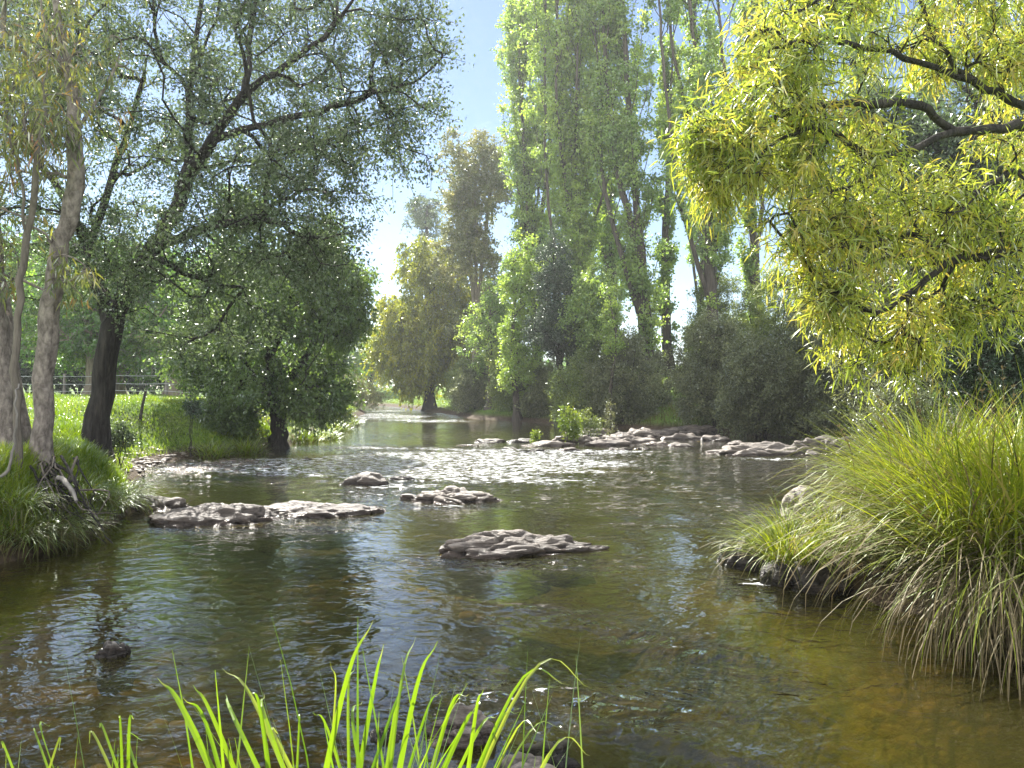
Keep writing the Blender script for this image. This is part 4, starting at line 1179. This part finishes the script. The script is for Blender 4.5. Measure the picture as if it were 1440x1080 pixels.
bush('dark_shrub', 'tall dark tree behind the yellow leaves left of the darkest shrub', 'tree', 1215, 22, 80, 120, 470, 'oak_leaf', n=230, per=22, LL=0.12, LW=0.06, R0=.2, gap=-.2, stems=4, cr=.8, rd=2.2)
bush('dark_shrub', 'shadowy green tree behind the upper yellow-leaved branches', 'tree', 1380, 20, 110, 60, 420, 'oak_leaf', n=230, per=22, LL=0.12, LW=0.06, R0=.2, gap=-.2, stems=4, cr=.8, rd=2.2)
bush('silver_bush', 'feathery silver-green bush behind the top of the big tussock', 'bush', 1268, 9.6, 66, 532, 640, 'shrub_silver', n=90, per=34, twigs=5, LL=0.05, LW=0.008, R0=.025, cr=.26, style='kite', stems=5, gap=-.4, spread=.03)

# ------------------------------------------------------------------ the yellow-leaved tree reaching in from the right
b0 = np.array([7.3, 8.6, gz(7.3, 8.6)])
tree('yellow_leaved_tree', 'yellow-green narrow-leaved tree reaching its branches in from the right', 'tree', b0,
     [[b0] + Ws([(1600, 500, 8.6), (1590, 350, 8.5), (1560, 240, 8.4), (1540, 120, 8.4), (1530, -60, 8.4), (1510, -220, 8.4)]),
      Ws([(1560, 240, 8.4), (1500, 190, 8), (1440, 177, 7.6), (1395, 180, 7.4), (1345, 184, 7.3), (1320, 165, 7.2), (1282, 147, 7.1), (1200, 147, 7), (1120, 153, 6.9), (1050, 186, 6.8), (1012, 228, 6.8)]),
      Ws([(1345, 184, 7.3), (1290, 206, 7.1), (1232, 220, 7), (1200, 206, 6.9), (1160, 176, 6.8), (1105, 192, 6.7), (1055, 232, 6.6)]),
      Ws([(1540, 120, 8.4), (1490, 150, 8), (1440, 146, 7.7), (1368, 112, 7.4), (1295, 86, 7.2), (1215, 66, 7), (1150, 56, 6.9), (1090, 66, 6.8)]),
      Ws([(1368, 112, 7.4), (1330, 75, 7.3), (1305, 35, 7.2), (1290, -40, 7.2)]),
      Ws([(1560, 240, 8.4), (1500, 230, 7.6), (1440, 238, 7), (1400, 252, 6.8), (1365, 282, 6.6), (1325, 318, 6.5)]),
      Ws([(1590, 350, 8.5), (1510, 345, 7.8), (1440, 350, 7.3), (1385, 358, 7), (1330, 374, 6.8), (1275, 415, 6.7), (1225, 450, 6.7)]),
      Ws([(1440, 350, 7.3), (1390, 338, 7.4), (1310, 352, 7.3), (1220, 370, 7.2), (1150, 400, 7.1)]),
      Ws([(1530, -60, 8.4), (1440, -60, 8), (1330, -50, 7.6), (1200, -20, 7.3), (1110, 20, 7.2)])],
     [blob(1060, 200, 100, 80, 6.8, .55, 1.1), blob(1010, 210, 45, 50, 6.8, .4), blob(1130, 90, 90, 60, 7, .6), blob(1250, 20, 170, 70, 7.3, .5, 1.1), blob(1380, 50, 90, 80, 7.6, .5), blob(1200, 200, 100, 60, 7, .5, .7), blob(1340, 250, 120, 60, 7, .4, .8),
      blob(1140, 320, 70, 55, 6.9, .5, 1.1), blob(1260, 330, 110, 75, 6.9, .4, .8), blob(1390, 340, 80, 90, 7, .4, .8), blob(1150, 425, 60, 38, 6.9, .4), blob(1240, 440, 55, 70, 6.8, .45, .9), blob(1250, 500, 50, 40, 6.8, .3, 1.1), blob(1190, 440, 70, 40, 6.9, .4, .9), blob(1350, 420, 80, 40, 6.9, .35, .7), blob(1500, 150, 80, 200, 8.4, 1, .6)],
     640, 0.085, M['willow_leaf'], M['bark_dark'], cr=0.33, twigs=5, per=13, LL=0.115, LW=0.0145, rtip=0.0035, style='long', droop=0.28, up=0.15, gap=0.02, gs=2.2, tdroop=0.15, spread=0.04, jit=0.012, flare=1.5, pl=.05, shell=2.6)

# ------------------------------------------------------------------ grasses


def tussock(name, label, base, R, n, Lr, mats, cat='tussock', wd=0.008, th=(0.05, 0.9), bend=(0.8, 1.7), group=None, dead=0.35, seg=7, az=None, droopy=1.0):
    base = np.array(base, float)
    T = thing(name, label, cat, base, group)
    for nm, mt, cnt, o in (('blades', mats[0], int(n * (1 - dead)), 0), ('dry_blades', mats[1], int(n * dead), 1)):
        if cnt < 3: continue
        a = rng.uniform(0, 6.283, cnt); r = R * np.sqrt(rng.uniform(0, 1, cnt))
        p0 = base + np.stack([np.cos(a) * r, np.sin(a) * r, -0.05 - 0.25 * (r / R) ** 2 * R], 1)
        aa = a + rng.normal(size=cnt) * 0.95
        if az is not None: aa = rng.normal(az[0], az[1], cnt)
        f = r / R
        t0 = th[0] + (th[1] - th[0]) * np.clip(f * 0.7 + rng.uniform(-.15, .45, cnt) + 0.25 * o, 0, 1.15)
        bd = (bend[0] + (bend[1] - bend[0]) * rng.uniform(0, 1, cnt) + 0.35 * o) * droopy
        L = Lr[0] + (Lr[1] - Lr[0]) * rng.uniform(0, 1, cnt) ** 0.8
        L = L * (1 + 0.15 * o)
        V, Qd, rr = blades(p0, aa, t0, bd, L, wd * rng.uniform(.6, 1.3, cnt), np.clip(rng.normal(.45, .25, cnt), 0, 1), seg)
        part(nm, V, Qd, M[mt], T, rnd=rr)
    return T


gsz = [(4.0, 6.1, .55, .42, 1900, (.9, 1.8), 'biggest drooping grass tussock at the right water edge', .16),
       (4.75, 6.6, .65, .42, 1300, (1.0, 1.8), 'grass tussock at the right edge of the view', .2),
       (4.4, 7.7, .75, .4, 1200, (1.0, 1.7), 'upright grass tussock behind the biggest one', .12),
       (4.0, 7.1, .6, .32, 1000, (.7, 1.3), 'grass tussock on the left flank of the biggest one', .15),
       (4.55, 5.6, .45, .35, 950, (.9, 1.6), 'drooping tussock cut by the right edge nearest the camera', .4),
       (5.6, 7.8, .8, .4, 900, (1.0, 1.7), 'grass tussock half out of view at the right edge behind the others', .35)]
for x, y, z, R, n, Lr, lab, dd in gsz:
    tussock('grass_tussock', lab, (x, y, max(z, gz(x, y) + .1)), R, n, Lr, ('tussock', 'straw'), wd=.0165, group='big tussocks on the right bank', dead=dd, bend=(.3, 2.1), th=(.02, .8))
c = G(1118, 782, .34)
tussock('grass_tussock', 'small bright tussock on the dark rocks left of the big tussocks', c + [0, .15, 0.02], .24, 520, (.4, .85), ('tussock', 'straw'), wd=.010, dead=.12, bend=(.8, 1.9), th=(.1, 1.0))
c = G(1180, 770, .34)
tussock('grass_tussock', 'middling tussock bridging the small one and the biggest one', c + [0, .2, .06], .26, 520, (.45, .95), ('tussock', 'straw'), wd=.010, dead=.15, bend=(.8, 1.9), th=(.1, 1.0))
tussock('grass_tussock', 'skirt of straw-coloured dead blades hanging to the water below the biggest tussock', (4.0, 5.85, .55), .5, 900, (.8, 1.35), ('tussock', 'straw'), wd=.011, dead=.75, th=(.5, 1.3), bend=(1.2, 2.1), group='big tussocks on the right bank', az=(-1.9, .8))
# flower stalks standing above the tussocks
for k in range(9):
    px = [1180, 1235, 1285, 1330, 1376, 1392, 1410, 1425, 1350][k]; py = [600, 560, 545, 560, 505, 540, 520, 545, 575][k]
    e = W(px, py, 6.9); s = W(px + 25 - 6 * k, 700, 6.9)
    pts = spline([s, s * .45 + e * .55 + [.04, 0, .05], e], 5)
    V1 = tube(pts, np.linspace(.004, .0015, len(pts)), 4)
    tops = pts[6:]
    c_ = np.repeat(tops, 9, 0) + rng.normal(size=(len(tops) * 9, 3)) * .006
    d_ = norm(rand_dirs(len(c_)) * .6 + norm(e - s))
    V2 = leaves(c_, d_, .035, .007, np.zeros(len(c_)))
    VV, QQ, _ = cat_mesh([V1, V2[:2]])
    solo('seed_stalk', VV, QQ, M['straw'], s, 'dry seed stalk rising above the big tussocks against the dark shrubs', 'grass stalk', 'dry seed stalks above the big tussocks', rnd=np.full(len(VV), .45))

# foreground grass clumps at the camera's feet: blades aimed one by one from the photograph's tips
FG = 'fresh grass clumps at the near bank'


def aimed(name, label, tips, base_px, d, zb, wd, mat='fresh_blade', extra=0, Lr=(.3, .6), group=FG):
    bx = (base_px - CX) / F * d
    base = np.array([bx, d, zb])
    T = thing(name, label, 'grass clump', base, group)
    VV = []; 
    for (tx, ty, kx, ky, w, rr) in tips:
        e = W(tx, ty, d + rng.uniform(-.1, .25)); k = W(kx, ky, d + rng.uniform(-.05, .15))
        sl_ = np.clip((k[0] - e[0]) / min(-1e-3, k[2] - e[2]), -.7, .7)
        sx_ = np.clip(k[0] + .6 * sl_ * (zb - k[2]) - bx, -.4, .4)
        s = base + np.array([sx_ + rng.uniform(-.03, .03), rng.uniform(-.08, .12), -.03])
        pts = spline([s, k, e], 7)
        n_ = len(pts); t = np.linspace(0, 1, n_)
        ww = wd * w * np.minimum(1, (1 - t) * 1.5 + .03) * (.8 + .2 * np.minimum(1, t * 4))
        a = rng.uniform(-.7, .7); sd = np.array([math.cos(a), math.sin(a), 0])
        tn = norm(np.gradient(pts, axis=0)); sd = norm(sd - tn * (tn @ sd)[:, None])
        nn = np.cross(tn, sd)
        V = np.stack([pts - sd * ww[:, None] / 2, pts + nn * ww[:, None] * .18, pts + sd * ww[:, None] / 2], 1).reshape(-1, 3)
        Qd = np.array([[3 * i + j, 3 * i + j + 1, 3 * i + j + 4, 3 * i + j + 3] for i in range(n_ - 1) for j in range(2)])
        rv = np.full(len(V), rr)
        if rng.uniform() < .5: rv[-9:] = .97
        VV.append((V, Qd, rv))
    if extra:
        a = rng.uniform(0, 6.28, extra)
        p0 = base + np.stack([rng.normal(size=extra) * .16, rng.normal(size=extra) * .1, np.full(extra, -.03)], 1)
        VV.append(blades(p0, a, rng.uniform(0, .3, extra), rng.uniform(.05, .45, extra), rng.uniform(Lr[0], Lr[1], extra), wd * rng.uniform(.5, .9, extra), rng.uniform(0, .8, extra), 6))
    V, Qd, rr = cat_mesh(VV)
    part('blades', V, Qd, M[mat], T, rnd=rr)
    return T


dF = 1.75
aimed('grass_clump', 'tallest clump of fresh green blades in the foreground, below the mid-river', [(525, 872, 480, 985, 1.1, .6), (540, 905, 520, 1000, 1, .4), (585, 895, 560, 990, .7, .5), (616, 900, 578, 1000, 1.1, .5), (575, 960, 545, 1020, .7, .1), (500, 935, 490, 1010, .7, .6), (465, 930, 470, 1010, .5, .9),
       (622, 968, 590, 1030, .6, .2), (510, 985, 500, 1040, .8, .3), (560, 985, 550, 1040, .8, .5), (440, 1000, 470, 1050, .6, .5)], 530, dF, .45, .015, extra=22, Lr=(.72, 1.1))
aimed('grass_clump', 'foreground clump leaning left with broad bright blades', [(222, 952, 275, 1030, 1.2, .5), (272, 962, 312, 1035, 1.1, .6), (258, 980, 300, 1045, .8, .3), (312, 938, 370, 1010, .8, .9), (350, 968, 372, 1030, 1, .4), (372, 975, 385, 1040, .8, .6), (318, 975, 345, 1040, .9, .5), (392, 1030, 400, 1060, .8, .9), (420, 1010, 420, 1050, .7, .5)], 385, dF, .45, .015, extra=16, Lr=(.68, .98))
aimed('grass_clump', 'foreground clump with one long bent pale blade reaching right over the water', [(832, 968, 740, 955, .7, .95), (800, 962, 720, 975, .7, .5), (660, 975, 625, 1020, .9, .5), (680, 968, 665, 1030, .8, .6), (672, 1000, 640, 1045, 1, .4), (700, 1005, 660, 1050, .9, .5), (730, 1000, 690, 1040, .6, .3), (760, 1030, 715, 1045, .7, .9), (790, 1020, 730, 1050, .5, .7), (830, 1062, 770, 1062, .6, .95)], 640, dF + .1, .42, .015, extra=24, Lr=(.66, 1.0))
aimed('grass_clump', 'small sprig of foreground grass left of the leaning clump', [(168, 1005, 172, 1050, .7, .5), (190, 1008, 182, 1050, .7, .5), (140, 1020, 160, 1060, .6, .6), (125, 1045, 150, 1065, .6, .95), (205, 1040, 190, 1070, .6, .4)], 178, dF, .42, .013, extra=14, Lr=(.6, .82))
aimed('grass_clump', 'tiny sprig of foreground grass in the bottom left corner', [(72, 1018, 70, 1060, .8, .5), (52, 1030, 64, 1065, .5, .6), (85, 1055, 74, 1070, .5, .95), (5, 1050, 20, 1080, .6, .6)], 68, dF, .40, .013, extra=8, Lr=(.6, .8))

# turf on the banks


def turf(n, xr, yr, zmin, Lr, w, keep=None, sdmin=0.1, slopeboost=0.0):
    x = rng.uniform(*xr, n); y = rng.uniform(*yr, n)
    s, _ = river_sd(x, y)
    ok = (s > sdmin) & (np.abs(x) < 0.78 * y + 1.2)
    if keep is not None: ok &= keep(x, y)
    x, y = x[ok], y[ok]
    z = height(x, y); ok = z > zmin
    x, y, z = x[ok], y[ok], z[ok]; m = len(x)
    k = vnoise(x, y, 0.8, 51) + .6 * vnoise(x, y, 2.2, 52) + .5
    L = Lr[0] + (Lr[1] - Lr[0]) * np.clip(k + rng.uniform(-.3, .3, m), 0, 1.2)
    rr = np.clip(.45 + .5 * vnoise(x, y, 1.3, 53) + rng.normal(size=m) * .2, 0, 1)
    return blades(np.stack([x, y, z - .02], 1), rng.uniform(0, 6.28, m), rng.uniform(0, .5, m), rng.uniform(.2, 1.3, m), L, w * rng.uniform(.7, 1.3, m), rr, 3)


parts_ = [turf(110000, (-12, -5), (7, 15), .04, (.10, .34), .014), turf(110000, (-24, -6), (14, 26), .15, (.05, .24), .018), turf(60000, (-34, -7), (25, 48), .3, (.05, .16), .035),
          turf(26000, (5, 17), (42, 62), .3, (.06, .18), .05), turf(40000, (-14, 14), (50, 90), .3, (.06, .2), .05)]
V, Qd, rr = cat_mesh(parts_)
tag(link('lawn_grass', mesh_np('lawn_grass', V, Qd, rr), M['grass']), 'sunlit green grass covering the river banks', 'grass', kind='stuff')
parts_ = [turf(26000, (4, 20), (14, 46), .12, (.12, .45), .025), turf(9000, (2.6, 7), (4, 12), .15, (.1, .3), .012), turf(2500, (-3, 3), (.6, 2.8), .2, (.05, .18), .006)]
V, Qd, rr = cat_mesh(parts_)
tag(link('bank_grass', mesh_np('bank_grass', V, Qd, rr), M['dry_grass']), 'rough dull grass under the shrubs of the right bank', 'grass', kind='stuff')

# overhanging dry tufts on the left bank and weeds along the water edge
OG = 'drooping dry tufts along the left bank edge'
lt = [(8, 772, 8.75, 'low tuft at the left edge with its blades touching the water'), (52, 764, 9.15, 'low tuft touching the water below the dry tufts'), (95, 748, 9.7, 'tuft in the shadow under the bare roots'), (35, 745, 9.0, 'drooping dry tuft at the left edge nearest the water'), (70, 735, 9.2, 'dry tuft beside the nearest one on the left bank edge'), (118, 690, 10.3, 'dry tuft hanging below the bare roots'),
      (150, 700, 11.0, 'dry tuft over the dark undercut of the bank'), (172, 690, 12.0, 'dry tuft at the tip of the bank above the wedged rock'), (15, 700, 8.9, 'green-brown tuft at the left edge above the nearest dry tuft')]
for px, py, d, lab in lt:
    c = W(px, py, d); c[2] = max(c[2], gz(c[0], c[1]) + .02)
    tussock('bank_tuft', lab, c, .3, 420, (.25, .6), ('grass', 'dry_grass'), wd=.010, th=(.3, 1.3), bend=(.9, 1.9), group=OG, dead=.4, seg=5, cat='grass tuft')
WG = 'rough tufts along the left water edge upstream'
for i, (px, py, d, L_, lab) in enumerate([(430, 590, 27, .9, 'straw-coloured tuft just right of the riverside tree trunk'), (470, 585, 33, 1.0, 'tall pale tuft by the water beyond the riverside tree'), (490, 588, 38, .8, 'tuft at the tip of the left bank upstream'),
                                      (345, 600, 22.5, .7, 'bright tuft left of the riverside tree trunk'), (300, 590, 21.5, .6, 'bright tuft on the slope above the gravel bar'), (455, 598, 28.5, .7, 'low tuft at the water edge right of the straw-coloured one')]):
    c = W(px, py, d); c[2] = max(.1, gz(c[0], c[1]))
    tussock('bank_tuft', lab, c, .5, 420, (L_ * .5, L_), ('grass', 'dry_grass'), wd=.022, th=(.1, .9), bend=(.4, 1.4), group=WG, dead=.4, seg=4, cat='grass tuft')
bush('low_bush', 'low brown-green scrub at the far left bend of the river', 'bush', 500, 60, 40, 535, 575, 'brown_leaf', n=80, per=14, LL=.16, LW=.07, R0=.06)
bush('low_bush', 'scrubby bush on the left bank beyond the riverside tree', 'bush', 455, 36, 36, 545, 600, 'shrub_green', n=90, per=14, LL=.12, LW=.06, R0=.05)
bush('low_bush', 'leafy bush on the grassy slope left of the riverside tree', 'bush', 318, 23.5, 34, 555, 622, 'elm_leaf', n=80, per=16, LL=.1, LW=.06, R0=.04)
bush('low_bush', 'small dark weed poking up from the sunlit paddock grass', 'plant', 268, 21, 10, 562, 582, 'dark_leaf', n=12, per=10, LL=.08, LW=.05, R0=.012, cr=.14)
bush('low_bush', 'dark scrubby clump on the bank right of the black trunk', 'bush', 166, 15, 20, 595, 632, 'oak_leaf', n=26, per=10, LL=.06, LW=.03, R0=.015, cr=.16)

# wooded skyline far beyond everything
ang = np.linspace(math.radians(-75), math.radians(75), 90)
lp = []; 
for a in ang:
    for k in range(170):
        R = rng.uniform(210, 260)
        aa = a + rng.uniform(-.02, .02)
        top = 7 + 5 * vnoise(np.array([aa * 14]), np.array([3.0]), 1.0, 61)[0] + 2.5 * vnoise(np.array([aa * 60]), np.array([8.0]), 1.0, 62)[0]
        lp.append((math.sin(aa) * R, math.cos(aa) * R, 1.5 + top * rng.uniform() ** .6))
lp = np.array(lp)
V, Qd, rr = leaves(lp, rand_dirs(len(lp)), 2.0, 1.7, rng.uniform(0, .7, len(lp)))
tag(link('distant_wood', mesh_np('distant_wood', V, Qd, rr), M['back_leaf']), 'low wooded skyline far beyond the river bend', 'wood', kind='stuff')

# ------------------------------------------------------------------ sky, sun, camera
w = bpy.data.worlds.new('World'); scene.world = w; w.use_nodes = True
nt = w.node_tree; nt.nodes.clear()
sky = nt.nodes.new('ShaderNodeTexSky'); sky.sky_type = 'NISHITA'; sky.sun_disc = False
sky.sun_elevation = SUN_EL; sky.sun_rotation = SUN_AZ; sky.air_density = 0.9; sky.dust_density = 0.0; sky.ozone_density = 2.0
bg = nt.nodes.new('ShaderNodeBackground'); bg.inputs[1].default_value = 0.053
wo_ = nt.nodes.new('ShaderNodeOutputWorld')
tcw = nt.nodes.new('ShaderNodeTexCoord')
cn = nd(nt, 'TexNoise', i_Scale=2.3, i_Detail=7.0, i_Roughness=0.58, i_Distortion=0.3)
cmp_ = nd(nt, 'Mapping'); cmp_.inputs['Scale'].default_value = (1, 1, 2.2); nt.links.new(tcw.outputs['Generated'], cmp_.inputs['Vector']); nt.links.new(cmp_.outputs[0], cn.inputs['Vector'])
dxyz = nd(nt, 'SeparateXYZ'); nt.links.new(tcw.outputs['Generated'], dxyz.inputs[0])
ca1 = nd(nt, 'Math', operation='MULTIPLY_ADD'); nt.links.new(dxyz.outputs['Y'], ca1.inputs[0]); ca1.inputs[1].default_value = -0.27; nt.links.new(cn.outputs['Fac'], ca1.inputs[2])  # unseen cloud bank behind the camera, added to brighten the shaded tree fronts
cf = ramp(nt, ca1.outputs[0], [(0.40, 0.0), (0.66, 0.9)])
cmx = nd(nt, 'MixRGB'); nt.links.new(cf, cmx.inputs['Fac']); nt.links.new(sky.outputs[0], cmx.inputs['Color1']); cmx.inputs['Color2'].default_value = (15.5, 15.5, 15.5, 1)
nt.links.new(cmx.outputs[0], bg.inputs[0]); nt.links.new(bg.outputs[0], wo_.inputs[0])
sl = bpy.data.lights.new('sun', 'SUN'); sl.energy = 5.0; sl.angle = math.radians(0.5); sl.color = (1.0, 0.95, 0.86)
so = bpy.data.objects.new('sun', sl); col.objects.link(so)
dv = Vector((math.sin(SUN_AZ) * math.cos(SUN_EL), math.cos(SUN_AZ) * math.cos(SUN_EL), math.sin(SUN_EL)))
so.rotation_euler = dv.to_track_quat('Z', 'Y').to_euler()
cam = bpy.data.cameras.new('camera'); cam.lens = 36.0 * F / 1440.0; cam.sensor_width = 36; cam.clip_end = 3000; cam.clip_start = .05
co = bpy.data.objects.new('camera', cam); col.objects.link(co)
co.location = (0, 0, EYE); co.rotation_euler = (math.radians(90) + math.atan((CY - 540) / F), 0, 0)
scene.camera = co
scene.view_settings.view_transform = 'Standard'; scene.view_settings.look = 'None'
scene.view_settings.exposure = 1.68; scene.view_settings.gamma = 1.0
scene.cycles.use_denoising = True
scene.cycles.max_bounces = 10; scene.cycles.transparent_max_bounces = 12
scene.cycles.diffuse_bounces = 6; scene.cycles.glossy_bounces = 3; scene.cycles.transmission_bounces = 4
scene.cycles.caustics_reflective = False
scene.cycles.sample_clamp_indirect = 6.0

# thin sunlit air
bmh = bmesh.new(); bmesh.ops.create_cube(bmh, size=1.0); meh = bpy.data.meshes.new('haze'); bmh.to_mesh(meh); bmh.free()
hm = bpy.data.materials.new('haze_air'); hm.use_nodes = True; hm.node_tree.nodes.clear()
ho = hm.node_tree.nodes.new('ShaderNodeOutputMaterial'); hv = hm.node_tree.nodes.new('ShaderNodeVolumePrincipled')
hv.inputs['Color'].default_value = (0.93, 0.96, 1.0, 1); hv.inputs['Density'].default_value = 0.0007; hv.inputs['Anisotropy'].default_value = 0.5
hm.node_tree.links.new(hv.outputs[0], ho.inputs['Volume'])
haze = link('haze', meh, hm); haze.scale = (860, 760, 46); haze.location = (0, 330, 20.5)
tag(haze, kind='stuff')
